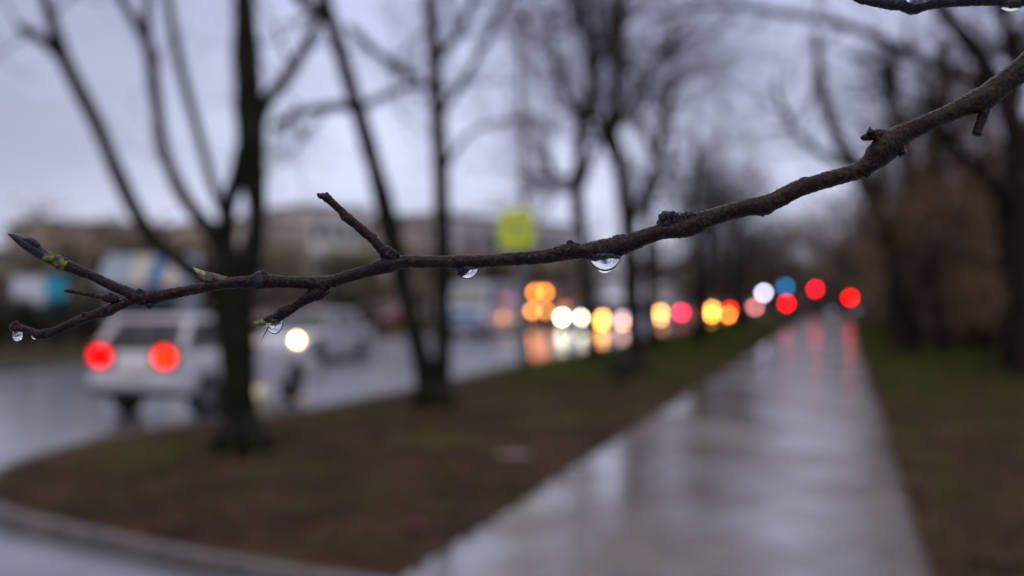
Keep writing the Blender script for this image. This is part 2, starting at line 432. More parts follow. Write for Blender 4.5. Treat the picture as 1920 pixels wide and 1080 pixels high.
# tree 2: twin stems from one base
D = 16.1
T2 = traced_tree('slender tree with two diverging stems, right of the thick tree', D,
    [[(812, 768, 38), (808, 740, 32), (798, 700, 22), (772, 600, 16), (750, 510, 19), (732, 430, 22), (712, 350, 18), (690, 270, 15), (660, 170, 13), (630, 70, 13), (608, 0, 12), (590, -90, 9), (580, -200, 6)],
     [(820, 750, 22), (830, 680, 17), (830, 560, 14), (829, 400, 14), (822, 250, 13), (813, 100, 12), (806, 0, 11), (800, -110, 8), (795, -220, 5)]],
    [[(664, 200, 10), (620, 200, 8, -.4), (560, 212, 7, -.8), (510, 240, 6, -1.0)],
     [(672, 205, 7), (720, 180, 6, .3), (780, 160, 5, .5), (850, 168, 3, .9)],
     [(625, 50, 12), (600, 20, 11, -.3), (570, 8, 9, -.5), (540, -30, 7, -.6)],
     [(655, 50, 7), (700, 95, 7, .6), (755, 130, 6, 1), (790, 150, 5, 1.2)],
     [(822, 220, 7), (870, 150, 6, .5), (920, 60, 6, 1), (960, -20, 5, 1.4)],
     [(815, 120, 7), (860, 60, 6, -.3), (900, -30, 5, -.6)],
     [(828, 330, 5), (880, 250, 4, .8), (960, 225, 3, 1.6), (1010, 210, 2, 2.0)]],
    tuple(gnd(812, 762)), M['bark'], (6, 9), 1.5, 12)
D = 28
T3 = traced_tree('thin upright tree beside the lamp post', D,
    [[(1110, 690, 17), (1108, 640, 13), (1103, 560, 12), (1092, 460, 11), (1083, 380, 12), (1085, 300, 10), (1092, 240, 12), (1110, 180, 11), (1105, 90, 11), (1085, 10, 10), (1070, -80, 8), (1060, -200, 5)]],
    [[(1088, 330, 8), (1040, 340, 6), (990, 320, 5)], [(1095, 235, 9), (1060, 180, 7), (1040, 110, 6), (1030, 20, 5)],
     [(1108, 140, 8), (1150, 60, 6, .5), (1170, -40, 5, 1)], [(1088, 350, 8), (1120, 270, 6, .6), (1150, 180, 5, 1.2), (1160, 90, 4, 1.5)]],
    tuple(gnd(1110, 676)), M['bark'], (22, 28), 2.6, 13)
D = 23
T4 = traced_tree('slim tree with a dark stump shoot, right of the amber headlamps', D,
    [[(1195, 706, 24), (1192, 660, 17), (1186, 560, 16), (1182, 460, 15), (1172, 380, 14), (1162, 310, 12), (1150, 240, 10), (1160, 150, 9), (1165, 40, 8), (1180, -60, 6)]],
    [[(1180, 430, 10), (1215, 340, 7), (1245, 240, 6, .6), (1260, 140, 5, 1)], [(1164, 320, 9), (1130, 250, 7, -.5), (1105, 160, 5, -.8)],
     [(1155, 240, 8), (1200, 170, 6, .8), (1240, 100, 5, 1.4), (1300, 40, 4, 2)], [(1160, 140, 8), (1125, 60, 6, .2), (1110, -30, 4, .6)]],
    tuple(gnd(1195, 701)), M['bark2'], (22, 28), 2.6, 14)

D = 21
traced_tree('thick dark leaning tree at the right edge of the wood', D,
    [[(1945, 715, 40), (1935, 660, 33), (1925, 560, 30), (1915, 430, 28), (1912, 300, 25), (1888, 200, 20), (1840, 110, 16), (1800, 60, 13), (1755, 0, 11), (1720, -90, 8)]],
    [[(1900, 310, 16), (1960, 200, 14), (1990, 60, 11), (2000, -60, 8)], [(1893, 225, 14), (1905, 120, 12), (1875, 20, 10), (1860, -80, 7)],
     [(1870, 170, 10), (1790, 140, 9, .6), (1700, 95, 8, 1.0), (1600, 52, 7, 1.4), (1450, 22, 6, 1.8), (1330, 10, 5, 2.2), (1230, 34, 4, 2.5)],
     [(1895, 400, 12), (1850, 330, 10, -.6), (1790, 270, 8, -1.2), (1740, 180, 6, -1.8)]],
    tuple(gnd(1940, 710)), M['bark2'], (18, 22), 2.1, 15, 'dark trees of the wood right of the path')
D = 31
traced_tree('dark tree leaning left over the path end from the wood', D,
    [[(1694, 668, 28), (1690, 620, 21), (1682, 560, 19), (1672, 470, 16), (1640, 380, 15), (1600, 310, 12), (1562, 240, 10), (1540, 160, 8), (1530, 60, 6)]],
    [[(1676, 500, 14), (1690, 420, 12), (1730, 340, 10, .6), (1745, 240, 8, 1), (1735, 140, 6, 1.4)], [(1650, 400, 10), (1650, 300, 8, .5), (1680, 200, 6, 1), (1670, 90, 5, 1.4)],
     [(1600, 310, 8), (1540, 290, 6, -.6), (1480, 230, 5, -1.2), (1450, 150, 4, -1.6)]],
    tuple(gnd(1694, 662)), M['bark2'], (20, 26), 2.7, 16, 'dark trees of the wood right of the path')
D = 35
traced_tree('broad dark trunk behind the leaning tree in the wood', D,
    [[(1765, 652, 30), (1760, 600, 22), (1752, 500, 19), (1745, 420, 16), (1750, 320, 17), (1765, 200, 13), (1770, 80, 9)]],
    [[(1745, 420, 12), (1710, 330, 10, .5), (1690, 220, 8, 1), (1650, 120, 6, 1.5)], [(1755, 290, 12), (1820, 200, 9, .5), (1850, 90, 7, 1)], [(1750, 480, 12), (1810, 390, 9, -.5), (1840, 280, 7, -1)]],
    tuple(gnd(1765, 650)), M['bark2'], (18, 24), 2.9, 17, 'dark trees of the wood right of the path')

# generic bare trees: three meshes, copied
def make_tree(kind, H, seed):
    random.seed(seed)
    root = empty('bare_tree', (0, 0, 0), 0, '', 'tree')
    tr = MB(); r = .15 + .01 * H
    pts = [Vector((0, 0, -.05))]; d = Vector((random.uniform(-.06, .06), random.uniform(-.06, .06), 1))
    N = 9
    for i in range(N):
        d = (d + Vector((random.uniform(-.1, .1), random.uniform(-.1, .1), .1))).normalized(); pts.append(pts[-1] + d * H * .75 / N)
    rs = [r * (1.35 if i == 0 else 1) * (1 - .75 * i / N) for i in range(N + 1)]
    tr.tube(pts, rs, 10, True, fn=barkfn(seed))
    tr.build('trunk', M['bark2'], root)
    cr = MB()
    nb = 13 if kind != 2 else 17
    for i in range(nb):
        f = random.uniform(.25 if kind != 2 else .12, .99); j = min(N - 1, int(f * N)); q = pts[j].lerp(pts[j + 1], f * N - j)
        a = i * 2.4 + random.uniform(-.4, .4)
        nd = Vector((math.cos(a), math.sin(a), random.uniform(.35, 1.1) if kind != 1 else random.uniform(.8, 1.8))).normalized()
        grow(cr, q, nd, H * random.uniform(.24, .4) * (1.15 - .4 * f), rs[j] * .5, 1, 4, .07, .17, 6, (2, 4), .7, 4, .006)
    tag(cr.build('crown', M['twigbark'] if kind != 2 else M['bark3'], root, fixn=False), kind='stuff')
    return root
def leafy_tree(H, ml, seed, nleaf=9000):
    random.seed(seed); root = empty('leafy_tree', (0, 0, 0), 0, '', 'tree'); tr = MB(); pts = [Vector((0, 0, -.05))]; d = Vector((.05, .02, 1))
    for i in range(9):
        d = (d + Vector((random.uniform(-.12, .12), random.uniform(-.12, .12), .1))).normalized(); pts.append(pts[-1] + d * H * .8 / 9)
    rs = [.2 * (1.35 if i == 0 else 1) * (1 - .08 * i) for i in range(10)]
    tr.tube(pts, rs, 10, True, fn=barkfn(seed)); tr.build('trunk', M['bark2'], root)
    br_ = MB(); ends = []
    for i in range(16):
        f = random.uniform(.15, .98); j = min(8, int(f * 9)); a = i * 2.4; nd = Vector((math.cos(a), math.sin(a), random.uniform(.2, 1.2))).normalized(); Lb = H * random.uniform(.2, .36)
        P = [pts[j]]
        for q in range(6):
            nd = (nd + rand_perp(nd) * .2).normalized(); P.append(P[-1] + nd * Lb / 6)
        br_.tube(P, [rs[j] * .4 * (1 - q / 8) for q in range(7)], 5, False); ends += P[2:]
    tag(br_.build('limbs', M['bark2'], root, fixn=False), kind='stuff')
    lf = MB()
    for i in range(nleaf):
        p = random.choice(ends) + Vector((random.gauss(0, 1), random.gauss(0, 1), random.gauss(0, 1))) * .42
        if p.z < .3: continue
        a = Matrix.Rotation(random.uniform(0, 6.28), 3, 'Z') @ Matrix.Rotation(random.uniform(0, 3.1), 3, 'X'); s = random.uniform(.045, .10)
        lf.add([p + a @ Vector(q) * s for q in ((-1, 0, 0), (0, -.5, .1), (1, 0, 0), (0, .5, .1))], [(0, 1, 2, 3)])
    tag(lf.build('foliage', ml, root, smooth=False, fixn=False), kind='stuff'); return root
lbrown = mat('withered_leaf', (.36, .215, .115), .6, 0, .8, col2=(.15, .09, .05)); lgrey = mat('grey_brown_leaf', (.28, .21, .15), .6, 0, .8, col2=(.15, .11, .08))
protos = [make_tree(0, 11, 21), make_tree(1, 12, 22), make_tree(2, 9, 23), leafy_tree(8.5, lbrown, 24), leafy_tree(7.5, lgrey, 25, 6500)]
usedp = [False] * 5
def place(kind, p, sc, rz, label, group):
    if not usedp[kind]: o = protos[kind]; usedp[kind] = True
    else: o = copy_tree(protos[kind])
    o.location = (p.x, p.y, -.02); o.scale = (sc, sc, sc); o.rotation_euler = (0, 0, rz); tag(o, label, 'tree', group); return o
random.seed(5)
# the verge row goes on beyond the slim tree
for i, (s, t, k, sc) in enumerate([(39, -5.2, 0, .95), (33, -5.9, 0, 1.0), (46, -5.9, 1, 1.05), (57, -5.2, 2, 1.2), (53, -6.0, 2, 1.1), (61, -5.7, 0, 1.0), (70, -6.2, 1, 1.0), (82, -7.0, 2, 1.15), (88, -4.2, 0, .9)]):
    place(k, st(s, t), sc, i * 1.3, 'bare tree in the verge row between path and road, beyond the slim tree', 'verge trees beyond the slim tree')
# right side of the path
for i, (s, t, k, sc) in enumerate([(27, 4.0, 0, .95), (38, 2.4, 1, .9), (44, 5.0, 0, 1.0), (52, 2.3, 2, 1.1), (58, 6.6, 1, 1.2), (66, 2.6, 1, 1.1), (72, 7, 2, 1.3), (80, 2.2, 0, 1.1), (88, 5.5, 1, 1.2)]):
    place(k, st(s, t), sc, i * 2.1 + 1, 'bare brown tree in the dense wood right of the path', 'trees of the wood right of the path')
# beyond the crossing and behind the road
random.seed(9)
for i in range(14):
    place(i % 3, st(112 + random.uniform(0, 40), -24 + i * 3.6 + random.uniform(-1, 1)), random.uniform(.9, 1.3), i * 1.7,
          'pale bare tree in the far row beyond the crossing', 'trees beyond the crossing')
far = [(58, -34), (64, -38), (72, -36), (80, -33), (52, -42), (60, -48), (84, -41), (90, -34), (96, -30), (104, -28), (110, -34), (45, -46), (48, -52), (70, -30), (76, -26.5), (88, -26), (98, -24.5)]
for i, (s, t) in enumerate(far):
    place((0, 2, 1)[i % 3], st(s, t), random.uniform(.5, .8) if t < -28 else random.uniform(.7, .9), i * .9,
          'blurred brown bare tree on the far side of the road', 'trees across the road')

for i, (s, t, sc) in enumerate([(27.5, 5.2, .95), (33, 3.0, .85), (34, 6.0, 1.05), (39, 4.4, 1.0), (42, 7.6, 1.1), (47, 3.4, .95), (49, 9.0, 1.2), (54, 5.6, 1.05), (57, 2.9, .9), (61, 8.4, 1.25), (66, 4.6, 1.1),
                                (70, 11, 1.4), (76, 3.2, 1.05), (82, 6.6, 1.3), (90, 4.0, 1.2), (24, 5.6, .9), (93, 9, 1.5)]):
    place(3, st(s, t), sc, i * 1.9, 'withered brown-leaved tree in the wood right of the path', 'withered trees right of the path')
random.seed(77)
for i in range(18):
    place(4, st(109 + random.uniform(0, 14), -30 + i * 3.0 + random.uniform(-1, 1)), random.uniform(.9, 1.25) * (1.6 if 6 < i < 14 else 1.0), i * 1.3,
          'grey-brown tree in the dim row closing the road beyond the crossing', 'grey-brown trees beyond the crossing')
# brown-leaved undergrowth shrubs
leafb = [mat('russet_leaf', (.30, .165, .075), .55, .5, 1.5), mat('olive_leaf', (.18, .145, .05), .55, .5, 1.5), mat('dark_leaf', (.026, .030, .014), .5, .5, 1.5), mat('tan_leaf', (.36, .27, .18), .6, .4, 1)]
def make_shrub(H, Wd, ml, seed, nleaf=2600, ls=.05, sq=1.0):
    random.seed(seed)
    root = empty('shrub', (0, 0, 0), 0, '', 'shrub')
    st_ = MB(); tips = []
    for i in range(9):
        a = i * .7; d = Vector((math.cos(a) * .5, math.sin(a) * .5, 1)).normalized(); p = Vector((math.cos(a) * .1, math.sin(a) * .1, -.05)); pts = [p]
        for j in range(6):
            d = (d + rand_perp(d) * .16).normalized(); pts.append(pts[-1] + d * H / 6)
        st_.tube(pts, [.035 * H / 2 * (1 - j / 8) for j in range(7)], 6, False); tips += pts[2:]
    st_.build('stem', M['bark2'], root)
    cr = MB()
    cl = [(Vector((random.gauss(0, .33) * Wd, random.gauss(0, .33) * Wd, H * random.uniform(.25, .92) * sq)), random.uniform(.18, .42) * H * .5) for _ in range(26)]
    for i in range(nleaf):
        c, rr = random.choice(cl); p = c + Vector((random.gauss(0, 1), random.gauss(0, 1), random.gauss(0, .8))) * rr * .55
        if p.z < .05: p.z = abs(p.z) + .05
        a = Matrix.Rotation(random.uniform(0, 6.28), 3, 'Z') @ Matrix.Rotation(random.uniform(0, 3.1), 3, 'X'); s = ls * random.uniform(.6, 1.4)
        cr.add([p + a @ Vector(q) * s for q in ((-1, 0, 0), (0, -.5, .1), (1, 0, 0), (0, .5, .1))], [(0, 1, 2, 3)])
    tag(cr.build('foliage', ml, root, smooth=False, fixn=False), kind='stuff')
    return root
sh = [make_shrub(3.6, 1.5, leafb[0], 31, 5000, .07), make_shrub(3.2, 1.5, leafb[1], 32, 5000, .07), make_shrub(1.5, .9, leafb[2], 33, 2600, .05), make_shrub(2.6, 1.6, leafb[3], 34, 3500, .08)]
ush = [False] * 4
def pshrub(k, p, sc, rz, label, group):
    if not ush[k]: o = sh[k]; ush[k] = True
    else: o = copy_tree(sh[k])
    o.location = (p.x, p.y, -.02); o.scale = (sc, sc, sc); o.rotation_euler = (0, 0, rz); tag(o, label, 'shrub', group)
    return o
random.seed(41)
for i, (s, t, k, sc) in enumerate([(36, 4.6, 0, .8), (37, 6.8, 1, .9), (43, 3.4, 0, .8), (45, 5.8, 1, 1.0), (48, 6.8, 0, 1.1), (52, 3.4, 1, .8), (55, 8.4, 0, 1.2), (60, 5.2, 1, 1.0), (64, 3.0, 0, .8), (66, 9.5, 1, 1.3),
                                   (72, 5.6, 0, 1.1), (80, 3.4, 1, 1.0), (88, 7.5, 0, 1.4), (94, 4, 1, 1.3), (74, 9.5, 1, 1.4), (31, 6.3, 0, .8)]):
    pshrub(k, st(s, t), sc, i * 1.1, ('russet-leaved thicket shrub in the wood right of the path' if k == 0 else 'olive-leaved thicket shrub in the wood right of the path'),
           'russet shrubs right of the path' if k == 0 else 'olive shrubs right of the path')
for i in range(16):
    k = (3, 3, 3, 0)[i % 4]; t = -16 + i * 2.3
    pshrub(k, st(108.5 + (i % 3) * 1.2, t), 1.9 + .2 * (i % 3), i * .9, ('tan', '', 'tan')[0] + ' or brown thicket shrub closing the view beyond the crossing', 'thicket shrubs beyond the crossing')
# hedge on the far left and shrubs across the road
hg = [(-190, 650), (-120, 650), (-60, 650), (-5, 650), (50, 650), (105, 650), (160, 648)]
for i, (px, py) in enumerate(hg):
    pshrub(2, gnd(px, py), 1.15, i * .8, 'dark low hedge shrub across the road at far left', 'dark hedge shrubs at far left')
pshrub(2, gnd(655, 632), 1.0, 1, 'dark olive shrub across the road behind the oncoming white car', 'dark olive shrubs behind the oncoming car')
pshrub(2, gnd(700, 628), .9, 2, 'smaller olive shrub right of the one behind the oncoming white car', 'dark olive shrubs behind the oncoming car')
for i, (px, d, sc, k) in enumerate([(130, 48, 1.9, 3), (200, 52, 2.3, 3), (250, 56, 1.9, 3), (335, 58, 2.0, 3), (400, 60, 2.3, 3), (530, 62, 2.0, 3), (640, 68, 1.6, 1), (755, 72, 2.1, 3), (860, 76, 1.7, 0),
                                    (60, 50, 1.2, 1), (20, 46, 1.2, 3), (930, 80, 1.5, 1), (1010, 84, 2.0, 3), (1060, 86, 2.3, 3)]):
    p = at(px, Y0, d); pshrub(k, p, sc, i, 'tall brownish shrub mass in front of the buildings across the road', 'shrubs before the buildings across the road')
pshrub(2, gnd(1165, 722), .42, 2, 'small dark stump shoot bush at the foot of the slim tree', 'stump shoots')

# ------------------------------------------------------------------ buildings across the road
def building(label, p0, p1, depth, H, wallc, nx, nz, roofc, wy=1.3, fascia=None):
    """front wall runs from p0 to p1 (world xy)"""
    a = Vector(p0); b = Vector(p1); L = (b - a).length; rz = math.atan2(b.y - a.y, b.x - a.x)
    root = empty('building', (a.x, a.y, -.02), rz, label, 'building', 'buildings across the road')
    w = MB(); w.box((L / 2, depth / 2, H / 2), (L, depth, H)); w.build('wall', mat('render_wall', wallc, .8, .25, .6, .2, 12), root, False)
    r = MB(); r.box((L / 2, depth / 2, H + .151), (L + .5, depth + .5, .3)); r.build('roof', mat('roof_felt', roofc, .7, .3, 1), root, False)
    if fascia:
        f = MB(); f.box((L / 2, -.06, fascia[0]), (L * .96, .1, fascia[1])); f.build('fascia', mat('fascia_panel', fascia[2], .4, .1, 2), root, False)
    fm = MB(); ww = min(1.6, L / nx * .55)
    fm.box((0, 0, 0), (ww + .14, .08, wy + .14)); fme = fm.mesh('window', M['frame'], False)
    pm_ = MB(); pm_.box((0, -.045, wy / 4 + .02), (ww, .02, wy / 2 - .03)); pm_.box((0, -.045, -wy / 4 - .02), (ww, .02, wy / 2 - .03)); pme = pm_.mesh('pane', M['window'], False)
    for i in range(nx):
        for j in range(nz):
            zz = 1.7 + j * (H - .8) / nz
            if fascia and abs(zz - fascia[0]) < fascia[1] / 2 + wy / 2: continue
            o = bpy.data.objects.new('window', fme); C.objects.link(o); o.parent = root; o.location = (L * (i + .5) / nx, -.045, zz)
            q = bpy.data.objects.new('pane', pme); C.objects.link(q); q.parent = o
    return root
def g2(px, d): p = at(px, Y0, d); return (p.x, p.y)
building('tan two-storey house just right of the thick dark tree', g2(458, 74), g2(565, 78), 9, 7.4, (.74, .60, .48), 4, 2, (.30, .22, .18))
building('tall cream block behind the upright side twig', g2(580, 80), g2(690, 84), 10, 9.0, (.80, .74, .66), 4, 3, (.22, .20, .19))
building('brown-beige building behind the twin-stem tree', g2(700, 84), g2(800, 88), 10, 8.0, (.66, .52, .42), 4, 2, (.24, .20, .17))
building('grey block behind the yellow-green sign', g2(815, 88), g2(1075, 104), 10, 9.0, (.68, .62, .60), 7, 3, (.22, .22, .22))
building('brown low building at far left behind the hedge', g2(60, 70), g2(330, 76), 9, 7.0, (.56, .46, .38), 7, 2, (.16, .12, .10))
building('pale grey shop with white fascia at far left edge', g2(-260, 52), g2(40, 60), 9, 4.3, (.40, .39, .40), 6, 1, (.15, .15, .15), fascia=(3.5, .8, (.55, .56, .6)))

# kiosk with blue and cream pitched awning
ks = at(290, Y0, 46); kk = empty('market_kiosk', (ks.x, ks.y, -.02), .1, 'kiosk with pitched blue and cream striped awning', 'kiosk')
b = MB(); b.box((0, 0, 1.15), (3.6, 2.4, 2.2)); b.build('wall', mat('kiosk_wall', (.33, .35, .40), .6, .2, 2), kk, False)
b = MB(); b.box((0, -1.23, 1.45), (2.6, .06, 1.0)); b.build('window', M['window'], kk, False)
cm = mat('cream_canvas', (.50, .44, .34), .7, .1, 3); bm_ = mat('blue_canvas', (.02, .12, .30), .6, .15, 3); pb = mat('pale_blue_canvas', (.27, .32, .40), .6, .1, 3)
for i in range(6):
    x0 = -2.1 + i * .7; mm = (pb, pb, cm, bm_, cm, pb)[i]; b = MB()
    b.add([(x0, -1.7, 2.35), (x0 + .68, -1.7, 2.35), (x0 + .68, 0, 3.7), (x0, 0, 3.7), (x0, 1.7, 2.35), (x0 + .68, 1.7, 2.35),
           (x0, -1.7, 2.29), (x0 + .68, -1.7, 2.29), (x0 + .68, 0, 3.64), (x0, 0, 3.64), (x0, 1.7, 2.29), (x0 + .68, 1.7, 2.29)],
          [(0, 1, 2, 3), (3, 2, 5, 4), (7, 6, 9, 8), (8, 9, 10, 11), (0, 6, 7, 1), (4, 5, 11, 10), (0, 3, 9, 6), (3, 4, 10, 9), (1, 7, 8, 2), (2, 8, 11, 5)])
    b.build('awning_panel', mm, kk, False)
# white and turquoise hoarding
hb = at(72, Y0, 40); hh = empty('hoarding', (hb.x, hb.y, -.02), .05, 'white hoarding with turquoise end panel above the hedge', 'hoarding')
for x in (-1.0, 1.0):
    b = MB(); b.cyl((x, 0, 0), (x, 0, 2.6), .05, 10); b.build('post', M['steel'], hh)
b = MB(); b.box((-.35, -.08, 2.0), (1.25, .06, 1.15)); b.build('panel', mat('white_board', (.72, .74, .80), .5, .1, 2), hh, False)
b = MB(); b.box((.72, -.08, 2.0), (.84, .06, 1.15)); b.build('panel', mat('turquoise_board', (.02, .38, .55), .5, .1, 2), hh, False)

# ------------------------------------------------------------------ lamp helper
def lampE(name, rgb, d, r, R=19.0):
    rp = max(.5, r * F / d); k = max(1.0, (R / rp) ** 2)
    return emit(name, rgb, k)

# ------------------------------------------------------------------ vehicles
def wheel_mesh(r, w):
    t = MB(); n = 28; prof = [(r * .62, -w / 2), (r * .93, -w / 2), (r, -w * .36), (r, w * .36), (r * .93, w / 2), (r * .62, w / 2)]
    vs = []; fs = []
    for i in range(n):
        a = 2 * PI * i / n
        for (q, x) in prof: vs.append((x, math.cos(a) * q, math.sin(a) * q))
    k = len(prof)
    for i in range(n):
        for j in range(k): fs.append((i * k + j, i * k + (j + 1) % k, ((i + 1) % n) * k + (j + 1) % k, ((i + 1) % n) * k + j))
    t.add(vs, fs)
    rm = MB(); rm.cyl((-w * .25, 0, 0), (w * .30, 0, 0), r * .62, 24); 
    for i in range(5):
        a = 2 * PI * i / 5; c = Vector((w * .40, math.cos(a) * r * .32, math.sin(a) * r * .32))
        rm.tube([(w * .42, 0, 0), (w * .40, math.cos(a) * r * .6, math.sin(a) * r * .6)], [r * .12, r * .07], 6)
    rm.cyl((w * .28, 0, 0), (w * .47, 0, 0), r * .14, 12)
    return t.mesh('tyre', M['tyre']), rm.mesh('rim', M['rim'])
WH = {}
def wheels(root, L, Wd, yf, yr, r):
    if r not in WH: WH[r] = wheel_mesh(r, .21)
    for sx in (-1, 1):
        for y in (yf, yr):
            w = bpy.data.objects.new('wheel', WH[r][0]); C.objects.link(w); w.parent = root; w.location = (sx * (Wd / 2 - .12), y, r)
            if sx < 0: w.rotation_euler = (0, 0, PI)
            q = bpy.data.objects.new('rim', WH[r][1]); C.objects.link(q); q.parent = w
def arch(yc, r, z):
    h = math.sqrt(max(0, r * r - (z - .32) ** 2)); a0 = math.atan2(z - .32, h)
    return [(yc + math.cos(a) * r, .32 + math.sin(a) * r) for a in [a0 + (PI - 2 * a0) * i / 8 for i in range(9)]]
def car(label, cat, loc, rz, style, col, L=4.2, Wd=1.76, H=1.5, group='cars on the wet road', head=None, tail=None, d=50, name='car', hr=.10, tr=.10, R=19, tz=None, tin=.17, bump=None, low=None, see=False, zb=.24, bl=.62, hood=1.08):
    root = empty(name, loc, rz, label, cat, group)
    pm = paint('car_paint', col); h2 = L / 2; w = Wd / 2
    yf, yr = h2 - .80, -h2 + .78
    belt = H * bl if style != 'van' else H * .52
    bt = []
    if style == 'van':
        top = [(-h2, zb + .1), (-h2 - .0, belt), (h2 - .55, belt), (h2 - .06, belt - .25), (h2, .55), (h2 - .03, zb + .05)]
    elif style == 'sedan':
        top = [(-h2 + .02, zb + .08), (-h2, .62), (-h2 + .06, belt - .02), (-h2 + .75, belt + .01), (h2 - 1.25, belt), (h2 - .45, belt - .13), (h2 - .05, .66), (h2, .5), (h2 - .06, zb + .02)]
    else:
        top = [(-h2 + .04, zb + .08), (-h2, .62), (-h2 + .05, belt), (h2 - hood - .05, belt), (h2 - .40, belt - .14), (h2 - .05, .68), (h2, .5), (h2 - .06, zb + .02)]
    ol = top + arch(yf, .37, zb)[0:] + arch(yr, .37, zb)
    b = MB(); b.prism(ol, -w, w, 'x'); b.build('body', pm, root, True, .05)
    # greenhouse
    if style == 'van': gb = (-h2 + .03, h2 - .62); gt = (-h2 + .12, h2 - 1.25)
    elif style == 'sedan': gb = (-h2 + .62, h2 - 1.18); gt = (-h2 + 1.25, h2 - 1.95)
    else: gb = (-h2 + .10, h2 - hood); gt = (-h2 + .48, h2 - hood - .70)
    ti = .80 if style != 'van' else .93
    wb = w - .03; wt = w * ti; z0 = belt - .04; z1 = H - .045
    g = MB(); g.add([(-wb, gb[0], z0), (wb, gb[0], z0), (wb, gb[1], z0), (-wb, gb[1], z0), (-wt, gt[0], z1), (wt, gt[0], z1), (wt, gt[1], z1), (-wt, gt[1], z1)],
                    [(0, 3, 2, 1), (4, 5, 6, 7), (0, 1, 5, 4), (1, 2, 6, 5), (2, 3, 7, 6), (3, 0, 4, 7)])
    g.build('windows', (M['clearglass'] if see else M['glass']) if style != 'van' else pm, root, False, .04)
    rf = MB(); rf.box((0, (gt[0] + gt[1]) / 2, H - .035), (wt * 2 + .04, gt[1] - gt[0] + .12, .07)); rf.build('roof', pm, root, True, .03)
    if style != 'van':
        for sx in (-1, 1):
            pl = MB()
            pl.tube([(sx * wb, gb[1], z0), (sx * wt, gt[1], z1)], [.035, .03], 6); pl.tube([(sx * wb, gb[0], z0), (sx * wt, gt[0], z1)], [.07, .05], 6)
            ym = (gb[0] + gb[1]) / 2; pl.tube([(sx * (wb + .004), ym, z0), (sx * (wt + .004), (gt[0] + gt[1]) / 2, z1)], [.035, .035], 6)
            pl.tube([(sx * wt, gt[0], z1), (sx * wt, gt[1], z1)], [.03, .03], 6)
            tag(pl.build('pillars', pm, root), kind='stuff')
    else:
        ws = MB(); zt = H - .25; f = lambda z: gb[1] + (gt[1] - gb[1]) * (z - z0) / (z1 - z0)
        ws.add([(-wb + .1, f(z0 + .1) + .02, z0 + .1), (wb - .1, f(z0 + .1) + .02, z0 + .1), (wt - .1, f(zt) + .02, zt), (-wt + .1, f(zt) + .02, zt)], [(0, 1, 2, 3)]); 
        ws.build('windscreen', M['glass'], root, False)
        for sx in (-1, 1):
            sw = MB(); sw.add([(sx * (wb + .012), gb[1] - .35, z0 + .12), (sx * (wb + .012), gb[1] - 1.2, z0 + .12), (sx * (wt + .03), gb[1] - 1.2, zt), (sx * (wt + .03), gb[1] - .75, zt)], [(0, 1, 2, 3)])
            sw.build('side_window', M['glass'], root, False)
    # bumpers, sills, floor pan, plates, mirrors
    for sy, nm in ((1, 'front_bumper'), (-1, 'rear_bumper')):
        q = MB(); q.box((0, sy * (h2 - .02), zb + (.14 if zb < .3 else .05)), (Wd - .1, .16, .20 if zb < .3 else .12)); q.build(nm, M['trim'] if not bump else pm, root, True, .04)
    q = MB(); q.box((0, -.1 if zb < .3 else -.75, zb + .03), (Wd - .34, (L - .5) if zb < .3 else L - 1.8, .12)); q.build('underbody', M['trim'], root, False)
    q = MB(); q.box((0, -h2 - .012, .72 if style != 'sedan' else .56), (.52, .02, .12)); q.build('licence_plate', mat('plate', (.62, .62, .55), .4, .1, 10), root, False)
    q = MB(); q.box((0, h2 + .065, .42), (.52, .02, .12)); q.build('licence_plate', bpy.data.materials.get('plate'), root, False)
    for sx in (-1, 1):
        q = MB(); q.sphere((sx * (w + .07), gb[1] - .32, belt + .07), .10, sc=(.9, .6, .7)); q.build('wing_mirror', pm, root)
    wheels(root, L, Wd, yf, yr, .32)
    hz = .68 if style != 'van' else .72
    hd = head or [None, None]; tl = tail or [None, None]
    lens = bpy.data.materials.get('lamp_lens') or mat('lamp_lens', (.5, .5, .52), .1, .1, 5, spec=.8)
    rl = bpy.data.materials.get('tail_lens') or mat('tail_lens', (.20, .006, .005), .15, .1, 5, spec=.8)
    for k, sx in enumerate((-1, 1)):
        em = hd[k]
        q = MB(); q.sphere((sx * (w - .24), h2 + .00, hz), hr if em else .1, 16, 10, sc=(1.0, .55, 1.0)); 
        q.build('headlight', lampE('headlamp_glow', em, d, hr, R) if em else lens, root)
        em = tl[k]
        q = MB(); q.sphere((sx * (w - tin), -h2 - .0, tz or (.84 if style != 'van' else 1.0)), tr if em else .1, 16, 10, sc=(1.25, .6, .95))
        q.build('taillight', lampE('taillamp_glow', em, d, tr, R) if em else rl, root)
    if see:
        for sx in (-1, 1):
            q = MB(); q.box((sx * (w - tin + .0), -h2 + .01, tz), (.46, .05, .40)); q.build('lamp_cluster', rl, root, True, .02)
    if low:
        sy = 1 if head else -1
        for k, sx in enumerate((-1, 1)):
            if low[k]:
                q = MB(); q.sphere((sx * (w - .22), sy * (h2 + .06), .40), .13, 14, 9, sc=(1, .4, .8)); q.build('fog_light', lampE('fog_glow', low[k], d, .13, R), root)
    return root
def carpos(s, t): p = st(s, t); return (p.x, p.y, -.10)
RED = (1.5, .0, .0); AMB = (1.15, .45, .09); WHT = (2.4, 2.1, 1.7)

# near white crossover, brake lights on
car('white hatchback driving away behind the thick tree, brake lights red', 'car', carpos(14.5, -10.08), RZ, 'hatch', (.80, .77, .80), 4.2, 1.64, 1.54, tail=[(2.2, 0, 0), (2.3, .04, 0)], d=15.6, tr=.14, R=22, tz=.96, tin=.24, zb=.36, bl=.66, hood=1.75, see=True)
